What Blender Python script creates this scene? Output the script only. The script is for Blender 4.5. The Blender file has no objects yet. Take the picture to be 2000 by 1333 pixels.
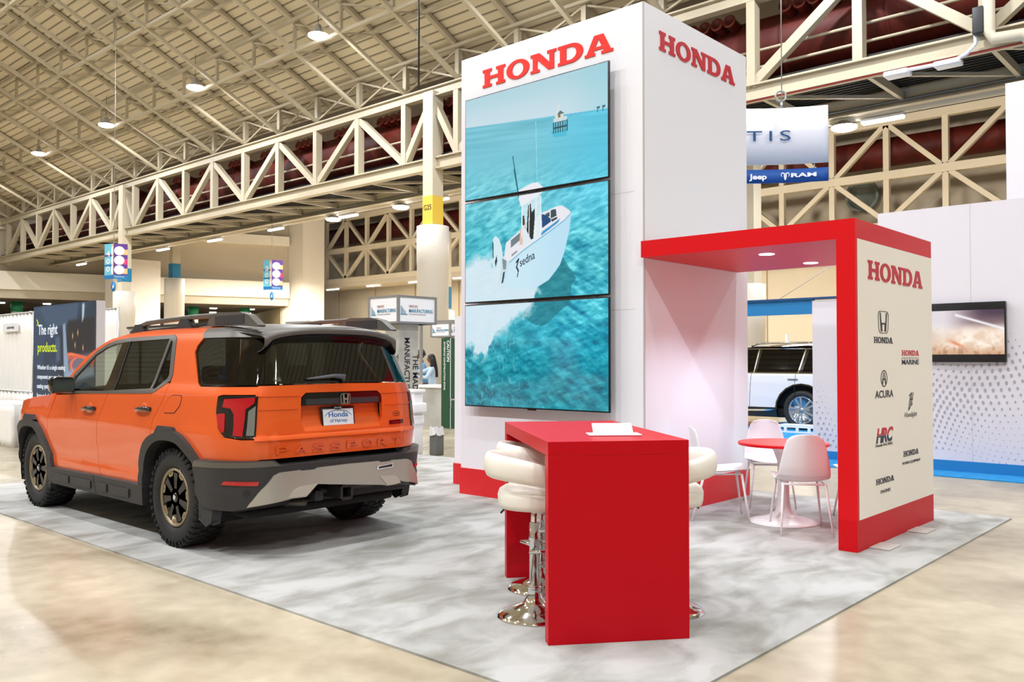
import bpy, bmesh, math, random
import numpy as np
from mathutils import Vector, Matrix, noise
from mathutils.geometry import tessellate_polygon
random.seed(7)
SC = bpy.context.scene
COL = SC.collection
# ------------------------------------------------------------------ camera
CAM_H, FPX = 1.5, 1703.0
YAW = math.atan2(.671, .741)
PITCH = math.atan((704 - 666.5) / FPX)
cd = bpy.data.cameras.new('camera'); cam = bpy.data.objects.new('camera', cd); COL.objects.link(cam)
cam.location = (0, 0, CAM_H)
cam.rotation_euler = (math.pi / 2 + PITCH, 0, YAW)
cd.sensor_width = 36; cd.lens = 36 * FPX / 2000; cd.clip_start = .05; cd.clip_end = 400
SC.camera = cam
_F0 = Vector((-math.sin(YAW), math.cos(YAW), 0)); _R = Vector((math.cos(YAW), math.sin(YAW), 0)); _U0 = Vector((0, 0, 1))
_F = _F0 * math.cos(PITCH) + _U0 * math.sin(PITCH); _U = _U0 * math.cos(PITCH) - _F0 * math.sin(PITCH)
_C = Vector((0, 0, CAM_H))
def ray(px, py): return _F + _R * ((px - 1000) / FPX) - _U * ((py - 666.5) / FPX)
def on_y(px, py, Y): d = ray(px, py); return _C + d * (Y / d.y)
def on_x(px, py, X): d = ray(px, py); return _C + d * (X / d.x)
def on_z(px, py, z=0): d = ray(px, py); return _C + d * ((z - CAM_H) / d.z)
def dep(px, py, Z): return _C + ray(px, py) * Z
# ------------------------------------------------------------------ world, exposure
w = bpy.data.worlds.new('hall air'); SC.world = w; w.use_nodes = True
w.node_tree.nodes['Background'].inputs[0].default_value = (.94, .96, 1.0, 1)
w.node_tree.nodes['Background'].inputs[1].default_value = .38
SC.view_settings.view_transform = 'Standard'; SC.view_settings.look = 'None'
SC.view_settings.gamma = 1; SC.view_settings.use_curve_mapping = False
SC.view_settings.exposure = 0.2
SC.cycles.max_bounces = 7; SC.cycles.diffuse_bounces = 3; SC.cycles.glossy_bounces = 4
SC.cycles.transparent_max_bounces = 12; SC.cycles.use_denoising = True
SC.cycles.sample_clamp_indirect = 6
LAMP_W = 200
# ------------------------------------------------------------------ helpers
def lin(c):
    return tuple(((v / 255) / 12.92 if v / 255 <= .04045 else ((v / 255 + .055) / 1.055) ** 2.4) for v in c)
MATS = {}
def mat(name, rgb, rough=.5, metal=0, spec=.5, emit=None, es=1, coat=0, alpha=1, bump=None, var=None, trans=0):
    if name in MATS: return MATS[name]
    m = bpy.data.materials.new(name); m.use_nodes = True; nt = m.node_tree; b = nt.nodes['Principled BSDF']
    c = lin(rgb); b.inputs['Base Color'].default_value = (*c, 1)
    b.inputs['Roughness'].default_value = rough; b.inputs['Metallic'].default_value = metal
    b.inputs['Specular IOR Level'].default_value = spec
    b.inputs['Coat Weight'].default_value = coat; b.inputs['Coat Roughness'].default_value = .03
    if trans: b.inputs['Transmission Weight'].default_value = trans
    if emit: b.inputs['Emission Color'].default_value = (*lin(emit), 1); b.inputs['Emission Strength'].default_value = es
    tc = None
    def coords():
        nonlocal tc
        if tc is None: tc = nt.nodes.new('ShaderNodeTexCoord')
        return tc.outputs['Object']
    if var:      # (scale, amount, detail): mottled colour
        n = nt.nodes.new('ShaderNodeTexNoise'); n.inputs['Scale'].default_value = var[0]; n.inputs['Detail'].default_value = var[2] if len(var) > 2 else 4
        nt.links.new(coords(), n.inputs['Vector'])
        r = nt.nodes.new('ShaderNodeValToRGB'); r.color_ramp.elements[0].position = .3; r.color_ramp.elements[1].position = .7
        k = var[1]
        r.color_ramp.elements[0].color = (*[v * (1 - k) for v in c], 1); r.color_ramp.elements[1].color = (*[min(1, v * (1 + k)) for v in c], 1)
        nt.links.new(n.outputs['Fac'], r.inputs['Fac']); nt.links.new(r.outputs['Color'], b.inputs['Base Color'])
    if bump:     # (scale, strength, distance)
        n = nt.nodes.new('ShaderNodeTexNoise'); n.inputs['Scale'].default_value = bump[0]; n.inputs['Detail'].default_value = 6
        nt.links.new(coords(), n.inputs['Vector'])
        u = nt.nodes.new('ShaderNodeBump'); u.inputs['Strength'].default_value = bump[1]; u.inputs['Distance'].default_value = bump[2]
        nt.links.new(n.outputs['Fac'], u.inputs['Height']); nt.links.new(u.outputs['Normal'], b.inputs['Normal'])
    MATS[name] = m
    return m
def emis(name, rgb, s):
    if name in MATS: return MATS[name]
    m = bpy.data.materials.new(name); m.use_nodes = True; nt = m.node_tree; nt.nodes.clear()
    e = nt.nodes.new('ShaderNodeEmission'); e.inputs[0].default_value = (*lin(rgb), 1); e.inputs[1].default_value = s
    o = nt.nodes.new('ShaderNodeOutputMaterial'); nt.links.new(e.outputs[0], o.inputs[0]); MATS[name] = m
    return m
def glass(name, tint, ior=1.5):
    """thin tinted pane: coloured see-through plus a clear reflection"""
    m = bpy.data.materials.new(name); m.use_nodes = True; nt = m.node_tree; nt.nodes.clear()
    t = nt.nodes.new('ShaderNodeBsdfTransparent'); t.inputs[0].default_value = (*tint, 1)
    g = nt.nodes.new('ShaderNodeBsdfGlossy'); g.inputs['Roughness'].default_value = .02
    lw = nt.nodes.new('ShaderNodeLayerWeight'); lw.inputs['Blend'].default_value = .5
    pw = nt.nodes.new('ShaderNodeMath'); pw.operation = 'POWER'; pw.inputs[1].default_value = 5; nt.links.new(lw.outputs['Facing'], pw.inputs[0])
    f0 = ((ior - 1) / (ior + 1)) ** 2; f = nt.nodes.new('ShaderNodeMath'); f.operation = 'MULTIPLY_ADD'; f.inputs[1].default_value = 1 - f0; f.inputs[2].default_value = f0
    nt.links.new(pw.outputs[0], f.inputs[0])
    mx = nt.nodes.new('ShaderNodeMixShader'); o = nt.nodes.new('ShaderNodeOutputMaterial')
    nt.links.new(f.outputs[0], mx.inputs[0]); nt.links.new(t.outputs[0], mx.inputs[1]); nt.links.new(g.outputs[0], mx.inputs[2]); nt.links.new(mx.outputs[0], o.inputs[0])
    MATS[name] = m
    return m

class MB:
    """collects shapes; build() links them as ONE mesh object"""
    def __init__(s): s.v = []; s.f = []; s.sm = []
    def add(s, vs, fs, smooth=False):
        o = len(s.v); s.v += [tuple(v) for v in vs]; s.f += [tuple(i + o for i in f) for f in fs]; s.sm += [smooth] * len(fs); return s
    def box(s, x0, x1, y0, y1, z0, z1, M=None):
        vs = [Vector((x, y, z)) for x in (x0, x1) for y in (y0, y1) for z in (z0, z1)]
        if M: vs = [M @ v for v in vs]
        return s.add(vs, [(0, 1, 3, 2), (4, 6, 7, 5), (0, 4, 5, 1), (2, 3, 7, 6), (0, 2, 6, 4), (1, 5, 7, 3)])
    def rbox(s, x0, x1, y0, y1, z0, z1, r=.01, seg=3, M=None):
        bm = bmesh.new(); bmesh.ops.create_cube(bm, size=1)
        for v in bm.verts: v.co = Vector(((x0 + x1) / 2 + v.co.x * (x1 - x0), (y0 + y1) / 2 + v.co.y * (y1 - y0), (z0 + z1) / 2 + v.co.z * (z1 - z0)))
        bmesh.ops.bevel(bm, geom=bm.edges[:], offset=r, segments=seg, profile=.5, affect='EDGES')
        return s.frombm(bm, M, True)
    def frombm(s, bm, M=None, smooth=False):
        bm.verts.ensure_lookup_table(); bm.verts.index_update()
        vs = [(M @ v.co) if M else v.co.copy() for v in bm.verts]
        s.add(vs, [[v.index for v in f.verts] for f in bm.faces], smooth); bm.free(); return s
    def bar(s, a, b, w, h=None, up=(0, 0, 1)):
        """rectangular bar from a to b, w wide, h high"""
        a = Vector(a); b = Vector(b); h = h or w; d = (b - a).normalized(); u = Vector(up)
        if abs(d.dot(u)) > .98: u = Vector((0, 1, 0))
        x = d.cross(u).normalized(); y = x.cross(d)
        vs = [p + x * sx * w / 2 + y * sy * h / 2 for p in (a, b) for sx in (-1, 1) for sy in (-1, 1)]
        return s.add(vs, [(0, 1, 3, 2), (4, 6, 7, 5), (0, 4, 5, 1), (2, 3, 7, 6), (0, 2, 6, 4), (1, 5, 7, 3)])
    def tube(s, pts, r, n=8, closed=False, cap=True):
        pts = [Vector(p) for p in pts]; m = len(pts); rs = r if isinstance(r, (list, tuple)) else [r] * m
        vs = []; prev = None
        for i, p in enumerate(pts):
            if closed: d = pts[(i + 1) % m] - pts[i - 1]
            else: d = pts[min(i + 1, m - 1)] - pts[max(i - 1, 0)]
            d.normalize()
            if prev is None:
                u = Vector((0, 0, 1)) if abs(d.z) < .9 else Vector((1, 0, 0))
                x = d.cross(u).normalized()
            else:
                x = (prev - d * prev.dot(d)); x.normalize()
            prev = x; y = d.cross(x)
            for k in range(n):
                a = 2 * math.pi * k / n; vs.append(p + (x * math.cos(a) + y * math.sin(a)) * rs[i])
        fs = []
        for i in range(m if closed else m - 1):
            j = (i + 1) % m
            for k in range(n): l = (k + 1) % n; fs.append((i * n + k, i * n + l, j * n + l, j * n + k))
        if not closed and cap: fs += [tuple(range(n))[::-1], tuple((m - 1) * n + k for k in range(n))]
        return s.add(vs, fs, True)
    def cyl(s, a, b, r, n=20, r2=None): return s.tube([a, b], [r, r if r2 is None else r2], n)
    def lathe(s, prof, n=32, M=None, smooth=True):
        """profile of (radius, height) about z"""
        vs = []
        for r, z in prof:
            for k in range(n):
                a = 2 * math.pi * k / n; v = Vector((r * math.cos(a), r * math.sin(a), z)); vs.append(M @ v if M else v)
        fs = []
        for i in range(len(prof) - 1):
            for k in range(n): l = (k + 1) % n; fs.append((i * n + k, i * n + l, (i + 1) * n + l, (i + 1) * n + k))
        if prof[0][0] > 1e-5: fs.append(tuple(range(n))[::-1])
        if prof[-1][0] > 1e-5: fs.append(tuple((len(prof) - 1) * n + k for k in range(n)))
        return s.add(vs, fs, smooth)
    def prism(s, loops, M, t, smooth=False):
        """flat polygon (outer loop then holes) in local xy, from z=0 to z=t"""
        ls = [[Vector((p[0], p[1], 0)) for p in l] for l in loops]
        tri = tessellate_polygon(ls); flat = [p for l in ls for p in l]; n = len(flat)
        vs = [M @ p for p in flat] + [M @ (p + Vector((0, 0, t))) for p in flat]
        fs = []
        for a, b, c in tri:
            nz = (flat[b] - flat[a]).cross(flat[c] - flat[a]).z
            if nz < 0: b, c = c, b
            fs.append((a + n, b + n, c + n)); fs.append((a, c, b))
        o = 0
        for l in ls:
            m = len(l)
            for i in range(m): j = (i + 1) % m; fs.append((o + i, o + j, o + j + n, o + i + n))
            o += m
        return s.add(vs, fs, smooth)
    def grid(s, fn, nu, nv, smooth=True, closed_u=False):
        vs = [fn(i / nu, j / nv) for i in range(nu + 1) for j in range(nv + 1)]
        fs = [(i * (nv + 1) + j, (i + 1) * (nv + 1) + j, (i + 1) * (nv + 1) + j + 1, i * (nv + 1) + j + 1) for i in range(nu) for j in range(nv)]
        return s.add(vs, fs, smooth)
    def build(s, name, m, parent=None, mods=None):
        me = bpy.data.meshes.new(name); me.from_pydata(s.v, [], s.f)
        me.polygons.foreach_set('use_smooth', s.sm); me.materials.append(m); me.update()
        o = bpy.data.objects.new(name, me); COL.objects.link(o)
        if parent is not None: o.parent = parent
        return o
def thing(name, label, cat, loc=(0, 0, 0), rz=0, group=None):
    o = bpy.data.objects.new(name, None); o.empty_display_size = .1; COL.objects.link(o); o.location = loc; o.rotation_euler = (0, 0, rz)
    return tag(o, label, cat, group)
def tag(o, label, cat, group=None, kind=None):
    o['label'] = label; o['category'] = cat
    if group: o['group'] = group
    if kind: o['kind'] = kind
    return o
def struct(o, label=None):
    o['kind'] = 'structure'
    if label: o['label'] = label
    return o
def solidify(o, t, off=-1):
    md = o.modifiers.new('thickness', 'SOLIDIFY'); md.thickness = t; md.offset = off; return o
def bevel(o, w=.01, seg=2):
    md = o.modifiers.new('edge', 'BEVEL'); md.width = w; md.segments = seg; md.limit_method = 'ANGLE'; return o
def copy_tree(o, parent=None):
    kids = list(o.children)
    c = o.copy(); COL.objects.link(c); c.parent = parent
    for k in kids: copy_tree(k, c)
    return c
def frame_mat(origin, right, up):
    r = Vector(right).normalized(); u = Vector(up).normalized(); n = r.cross(u)
    M = Matrix.Identity(4)
    for i in range(3): M[i][0] = r[i]; M[i][1] = u[i]; M[i][2] = n[i]; M[i][3] = origin[i]
    return M
def text(name, body, origin, right, up, wd, ht, m, parent=None, t=.004, bold=0, shear=0, warp=None, spacing=1.0, keep=None):
    """lettering fitted into a wd x ht box whose lower left corner is origin"""
    cu = bpy.data.curves.new(name, 'FONT'); cu.body = body; cu.size = 1; cu.offset = bold; cu.shear = shear; cu.resolution_u = 3; cu.space_character = spacing
    tmp = bpy.data.objects.new('tmp', cu); COL.objects.link(tmp)
    me = bpy.data.meshes.new_from_object(tmp.evaluated_get(bpy.context.evaluated_depsgraph_get()))
    bpy.data.objects.remove(tmp); bpy.data.curves.remove(cu)
    bm = bmesh.new(); bm.from_mesh(me); bpy.data.meshes.remove(me)
    r = bmesh.ops.extrude_face_region(bm, geom=bm.faces[:])
    for e in r['geom']:
        if isinstance(e, bmesh.types.BMVert): e.co.z += 1
    xs = [v.co.x for v in bm.verts]; ys = [v.co.y for v in bm.verts]
    x0, x1, y0, y1 = min(xs), max(xs), min(ys), max(ys)
    M = frame_mat(origin, right, up)
    for v in bm.verts:
        p = Vector(((v.co.x - x0) / (x1 - x0) * wd, (v.co.y - y0) / (y1 - y0) * ht, v.co.z * t))
        v.co = warp(p) if warp else M @ p
    if keep:     # keep only the band keep[0]..keep[1] of the letter height
        for lim, sg in ((keep[0], -1), (keep[1], 1)):
            bmesh.ops.bisect_plane(bm, geom=bm.verts[:] + bm.edges[:] + bm.faces[:], plane_co=M @ Vector((0, ht * lim, 0)), plane_no=Vector(up) * sg, clear_outer=True)
    bmesh.ops.recalc_face_normals(bm, faces=bm.faces[:])
    return MB().frombm(bm).build(name, m, parent)
def arc(cx, cy, rx, ry, a0, a1, n=10):
    return [(cx + rx * math.cos(math.radians(a0 + (a1 - a0) * i / n)), cy + ry * math.sin(math.radians(a0 + (a1 - a0) * i / n))) for i in range(n + 1)]
SLAB = {
 'H': (1.2, [[(0,0),(.48,0),(.48,.15),(.38,.15),(.38,.42),(.82,.42),(.82,.15),(.72,.15),(.72,0),(1.2,0),(1.2,.15),(1.1,.15),(1.1,.85),(1.2,.85),(1.2,1),(.72,1),(.72,.85),(.82,.85),(.82,.59),(.38,.59),(.38,.85),(.48,.85),(.48,1),(0,1),(0,.85),(.1,.85),(.1,.15),(0,.15)]]),
 'O': (1.16, [arc(.58,.5,.58,.52,0,354,40), arc(.58,.5,.29,.36,0,354,40)]),
 'N': (1.25, [[(0,0),(.44,0),(.44,.15),(.33,.15),(.33,.66),(.86,0),(1.14,0),(1.14,.85),(1.25,.85),(1.25,1),(.81,1),(.81,.85),(.92,.85),(.92,.38),(.44,1),(0,1),(0,.85),(.11,.85),(.11,.15),(0,.15)]]),
 'D': (1.16, [[(0,0)]+arc(.6,.5,.56,.5,-90,90,18)+[(0,1),(0,.85),(.1,.85),(.1,.15),(0,.15)], [(.39,.17)]+arc(.56,.5,.3,.33,-90,90,14)+[(.39,.83)]]),
 'A': (1.24, [[(0,0),(.46,0),(.46,.15),(.37,.15),(.41,.26),(.80,.26),(.84,.15),(.73,.15),(.73,0),(1.24,0),(1.24,.15),(1.14,.15),(.82,1),(.42,1),(.09,.15),(0,.15)], [(.465,.41),(.745,.41),(.605,.80)]]),
}
def slab_word(word, origin, right, up, wd, ht, m, parent, t=.006, gap=.07):
    tot = sum(SLAB[c][0] for c in word) + gap * (len(word) - 1); k = wd / tot; x = 0
    M = frame_mat(origin, right, up)
    for c in word:
        wch, loops = SLAB[c]
        MB().prism([[((x + p[0]) * k, p[1] * ht) for p in l] for l in loops], M, t).build('letter', m, parent)
        x += wch + gap
def rrect(w, h, r, n=6):
    p = []
    for cx, cy, a in ((w / 2 - r, h / 2 - r, 0), (-w / 2 + r, h / 2 - r, 90), (-w / 2 + r, -h / 2 + r, 180), (w / 2 - r, -h / 2 + r, 270)):
        p += arc(cx, cy, r, r, a, a + 90, n)
    return p
def h_emblem(name, origin, right, up, w, h, m, parent, t=.004):
    """rounded badge outline holding an H whose uprights flare towards the top"""
    M = frame_mat(origin, right, up); mb = MB()
    def tp(p, k): return (p[0] * (1 + k * (p[1] / h)), p[1])
    mb.prism([[tp(p, .12) for p in rrect(w, h, w * .2)], [tp(p, .12) for p in rrect(w * .86, h * .9, w * .16)]], M, t)
    H = [(-.33,.42),(-.16,.42),(-.13,.06),(.13,.06),(.16,.42),(.33,.42),(.23,-.42),(.10,-.42),(.12,-.10),(-.12,-.10),(-.10,-.42),(-.23,-.42)]
    mb.prism([[(x * w, y * h) for x, y in H]], M, t * 1.5)
    return mb.build(name, m, parent)
def colour_grid(name, fn, M, wd, ht, nu, nv, m, parent=None):
    """a flat screen or print: picture computed per vertex as fn(u, v) -> sRGB 0..1 array"""
    u, v = np.meshgrid(np.linspace(0, 1, nu), np.linspace(0, 1, nv), indexing='ij')
    c = np.clip(fn(u, v), 0, 1); c = np.where(c <= .04045, c / 12.92, ((c + .055) / 1.055) ** 2.4)
    me = bpy.data.meshes.new(name)
    pts = np.stack([u * wd, v * ht, np.zeros_like(u)], -1).reshape(-1, 3)
    idx = np.arange(nu * nv).reshape(nu, nv)
    q = np.stack([idx[:-1, :-1], idx[1:, :-1], idx[1:, 1:], idx[:-1, 1:]], -1).reshape(-1, 4)
    R3 = np.array([[M[i][j] for j in range(3)] for i in range(3)]); T3 = np.array([M[i][3] for i in range(3)])
    me.from_pydata((pts @ R3.T + T3).tolist(), [], q.tolist())
    at = me.color_attributes.new('picture', 'FLOAT_COLOR', 'POINT')
    at.data.foreach_set('color', np.concatenate([c.reshape(-1, 3), np.ones((nu * nv, 1))], 1).astype(np.float32).ravel())
    me.materials.append(m); o = bpy.data.objects.new(name, me); COL.objects.link(o)
    if parent is not None: o.parent = parent
    return o
def picture_mat(name, emit_s=0, rough=.1):
    m = bpy.data.materials.new(name); m.use_nodes = True; nt = m.node_tree; b = nt.nodes['Principled BSDF']
    a = nt.nodes.new('ShaderNodeAttribute'); a.attribute_name = 'picture'
    b.inputs['Roughness'].default_value = rough
    if emit_s:
        b.inputs['Base Color'].default_value = (.01, .01, .01, 1)
        nt.links.new(a.outputs['Color'], b.inputs['Emission Color']); b.inputs['Emission Strength'].default_value = emit_s
    else: nt.links.new(a.outputs['Color'], b.inputs['Base Color'])
    return m
# ------------------------------------------------------------------ materials
white_lam = mat('white laminate', (238, 238, 244), .45, bump=(900, .02, .001))
white_side = white_lam
red_lam = mat('red laminate', (205, 8, 22), .42, spec=.18, bump=(1100, .04, .001))
red_let = mat('red vinyl', (236, 44, 34), .5, spec=.3)
black_ink = mat('black vinyl', (32, 32, 36), .5)
chrome = mat('chrome', (225, 225, 225), .07, 1)
steel = mat('cream painted steel', (186, 174, 149), .5, var=(.7, .06))
steel_pale = mat('pale painted steel', (204, 193, 170), .5, var=(.5, .05))
white_plas = mat('white plastic', (236, 234, 236), .35)
black_plas = mat('black plastic', (28, 28, 30), .4)
gloss_black = mat('gloss black', (8, 8, 9), .06, coat=1)
# ================================================================== HALL SHELL
def floor_material():
    m = bpy.data.materials.new('polished concrete'); m.use_nodes = True; nt = m.node_tree; b = nt.nodes['Principled BSDF']
    tc = nt.nodes.new('ShaderNodeTexCoord')
    n1 = nt.nodes.new('ShaderNodeTexNoise'); n1.inputs['Scale'].default_value = .55; n1.inputs['Detail'].default_value = 8; n1.inputs['Distortion'].default_value = .6
    n2 = nt.nodes.new('ShaderNodeTexNoise'); n2.inputs['Scale'].default_value = 6; n2.inputs['Detail'].default_value = 10
    for n in (n1, n2): nt.links.new(tc.outputs['Object'], n.inputs['Vector'])
    mx = nt.nodes.new('ShaderNodeMath'); mx.operation = 'ADD'; s = nt.nodes.new('ShaderNodeMath'); s.operation = 'MULTIPLY'; s.inputs[1].default_value = .45
    nt.links.new(n2.outputs['Fac'], s.inputs[0]); nt.links.new(n1.outputs['Fac'], mx.inputs[0]); nt.links.new(s.outputs[0], mx.inputs[1])
    r = nt.nodes.new('ShaderNodeValToRGB'); e = r.color_ramp.elements
    e[0].position = .5; e[0].color = (*lin((138, 124, 100)), 1); e[1].position = .95; e[1].color = (*lin((196, 184, 160)), 1)
    nt.links.new(mx.outputs[0], r.inputs['Fac']); nt.links.new(r.outputs['Color'], b.inputs['Base Color'])
    rr = nt.nodes.new('ShaderNodeMapRange'); rr.inputs['To Min'].default_value = .18; rr.inputs['To Max'].default_value = .42
    nt.links.new(n1.outputs['Fac'], rr.inputs['Value']); nt.links.new(rr.outputs[0], b.inputs['Roughness'])
    bp = nt.nodes.new('ShaderNodeBump'); bp.inputs['Strength'].default_value = .06; bp.inputs['Distance'].default_value = .01
    nt.links.new(n2.outputs['Fac'], bp.inputs['Height']); nt.links.new(bp.outputs[0], b.inputs['Normal'])
    return m
def carpet_material(name, lo, hi, sc=3.4):
    m = bpy.data.materials.new(name); m.use_nodes = True; nt = m.node_tree; b = nt.nodes['Principled BSDF']
    b.inputs['Roughness'].default_value = .95; b.inputs['Specular IOR Level'].default_value = .1
    tc = nt.nodes.new('ShaderNodeTexCoord'); mp = nt.nodes.new('ShaderNodeMapping'); mp.inputs['Rotation'].default_value = (0, 0, .6); mp.inputs['Scale'].default_value = (1, .55, 1)
    nt.links.new(tc.outputs['Object'], mp.inputs[0])
    n1 = nt.nodes.new('ShaderNodeTexNoise'); n1.inputs['Scale'].default_value = sc; n1.inputs['Detail'].default_value = 12; n1.inputs['Distortion'].default_value = .5
    n2 = nt.nodes.new('ShaderNodeTexNoise'); n2.inputs['Scale'].default_value = 260; n2.inputs['Detail'].default_value = 3
    nt.links.new(mp.outputs[0], n1.inputs['Vector']); nt.links.new(tc.outputs['Object'], n2.inputs['Vector'])
    a = nt.nodes.new('ShaderNodeMath'); a.operation = 'MULTIPLY_ADD'; a.inputs[1].default_value = .35
    nt.links.new(n2.outputs['Fac'], a.inputs[0]); nt.links.new(n1.outputs['Fac'], a.inputs[2])
    r = nt.nodes.new('ShaderNodeValToRGB'); e = r.color_ramp.elements; e[0].position = .48; e[1].position = .78
    e[0].color = (*lin(lo), 1); e[1].color = (*lin(hi), 1)
    nt.links.new(a.outputs[0], r.inputs['Fac']); nt.links.new(r.outputs['Color'], b.inputs['Base Color'])
    bp = nt.nodes.new('ShaderNodeBump'); bp.inputs['Strength'].default_value = .5; bp.inputs['Distance'].default_value = .006
    nt.links.new(a.outputs[0], bp.inputs['Height']); nt.links.new(bp.outputs[0], b.inputs['Normal'])
    return m
struct(MB().box(-130, 45, -40, 90, -.2, 0).build('floor', floor_material()))
grey_carpet = carpet_material('grey carpet pile', (136, 134, 126), (180, 179, 176))
tag(MB().box(-11.6, -2.05, 2.98, 9.28, 0, .012).build('booth_carpet', grey_carpet), 'pale grey mottled carpet laid under the orange vehicle and the red and white booth', 'carpet')

def deck_material():
    m = bpy.data.materials.new('ribbed roof deck'); m.use_nodes = True; nt = m.node_tree; b = nt.nodes['Principled BSDF']
    b.inputs['Roughness'].default_value = .6
    tc = nt.nodes.new('ShaderNodeTexCoord'); sx = nt.nodes.new('ShaderNodeSeparateXYZ'); nt.links.new(tc.outputs['Object'], sx.inputs[0])
    # ribs along x are dark lines in the colour, with no bump
    wv = nt.nodes.new('ShaderNodeMath'); wv.operation = 'MULTIPLY'; wv.inputs[1].default_value = 1 / .35
    fr = nt.nodes.new('ShaderNodeMath'); fr.operation = 'FRACT'; nt.links.new(sx.outputs['Y'], wv.inputs[0]); nt.links.new(wv.outputs[0], fr.inputs[0])
    r = nt.nodes.new('ShaderNodeValToRGB'); e = r.color_ramp.elements; c = lin((220, 208, 180)); d = lin((92, 81, 60))
    e[0].position = 0; e[0].color = (*d, 1); e[1].position = .2; e[1].color = (*c, 1)
    for p, cc in ((.9, c), (1.0, d)): q = e.new(p); q.color = (*cc, 1)
    nt.links.new(fr.outputs[0], r.inputs['Fac']); nt.links.new(r.outputs['Color'], b.inputs['Base Color'])
    return m
NODE0, PANEL = -26.73, 3.03
TY = 23.13                                   # plane of the nearer truss
def roof_z(y): return 12.25 + .5 * (TY - y)  # underside of the joists
deck = deck_material()
c = MB()
def deckbox(mb, y0, z0, y1, z1, x0=-74.4, x1=26):
    mb.add([(x0, y0, z0), (x1, y0, z0), (x1, y1, z1), (x0, y1, z1), (x0, y0, z0 + .3), (x1, y0, z0 + .3), (x1, y1, z1 + .3), (x0, y1, z1 + .3)],
           [(0, 1, 2, 3), (7, 6, 5, 4), (0, 4, 5, 1), (2, 6, 7, 3), (0, 3, 7, 4), (1, 5, 6, 2)])
deckbox(c, 24.3, roof_z(24.3) + 1.35, 2.0, roof_z(2.0) + 1.35); deckbox(c, 2.0, roof_z(2.0) + 1.35, -19, roof_z(23) + 1.35)
struct(c.build('ceiling', deck))
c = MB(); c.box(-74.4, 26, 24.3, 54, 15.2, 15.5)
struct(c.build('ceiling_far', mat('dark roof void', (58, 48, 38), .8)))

# joists: sloping trusses at every truss node
def joist():
    t = thing('roof_joist', 'sloping cream steel roof joist running up from the main truss', 'roof joist', group='sloping roof joists')
    y0, y1 = TY, 3.2
    MB().bar((0, y0, roof_z(y0)), (0, y1, roof_z(y1)), .16, .14).build('bottom_chord', steel, t)
    MB().bar((0, y0 + .6, roof_z(y0 + .6) + 1.2), (0, y1, roof_z(y1) + 1.2), .2, .16).build('top_chord', steel, t)
    ys = [TY - 3.25 * k for k in range(7)]
    for k, y in enumerate(ys):
        MB().bar((0, y, roof_z(y)), (0, y, roof_z(y) + 1.2), .12 if k else .2).build('post', steel, t)
        if k < 6:
            MB().bar((0, ys[k + 1], roof_z(ys[k + 1])), (0, y - 1.6, roof_z(y - 1.6) + 1.2), .07).build('web_diagonal', steel, t)
    return t
J0 = joist(); first = True
joist_x = [NODE0 + PANEL * k for k in range(-15, 9)]
for x in joist_x:
    j = J0 if first else copy_tree(J0); first = False; j.location = (x, 0, 0)
# purlins between them, low and high, with sway bracing
def purlin(y, low):
    z = roof_z(y) + (0.02 if low else 1.1)
    if low:
        mb = MB().bar((joist_x[0], y, z), (joist_x[-1], y, z), .15, .13)
        o = mb.build('purlin', steel)
        tag(o, 'long cream steel purlin crossing under the sloping joists', 'purlin', 'low purlins under the roof')
    else:
        o = MB().bar((joist_x[0], y, z), (joist_x[-1], y, z), .12, .12).build('purlin', steel)
        tag(o, 'thin cream purlin pressed up against the ribbed roof deck', 'purlin', 'high purlins under the deck')
for k in range(1, 6): purlin(TY - 3.25 * k, True)
for k in range(0, 11): purlin(TY - .2 - 1.62 * k, False)
sb = None
for k in (0, 1, 2, 3):
    y = TY - 3.25 * k
    for i in range(len(joist_x) - 1):
        if k == 0:
            if sb is None:
                o = thing('sway_brace', 'crossed cream steel brace between two joist ends above the main truss', 'brace', group='crossed braces above the truss')
                MB().bar((0, y, roof_z(y) + .05), (PANEL, y, roof_z(y) + 1.15), .07).build('brace_bar', steel, o)
                MB().bar((0, y, roof_z(y) + 1.15), (PANEL, y, roof_z(y) + .05), .07).build('brace_bar', steel, o); sb = o
            else: o = copy_tree(sb)
            o.location = (joist_x[i], 0, 0)
for k in (1, 2, 3):
    y = TY - 3.25 * k; base = None
    for i in range(len(joist_x) - 1):
        if base is None:
            base = MB().bar((0, y, roof_z(y) + 1.1), (PANEL, y, roof_z(y) + .1), .07).build('sway_brace', steel)
            tag(base, 'single slanting cream brace between two roof joists', 'brace', 'single slanting braces under the roof'); o = base
        else: o = base.copy(); COL.objects.link(o)
        o.location = (joist_x[i], 0, 0)

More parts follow.
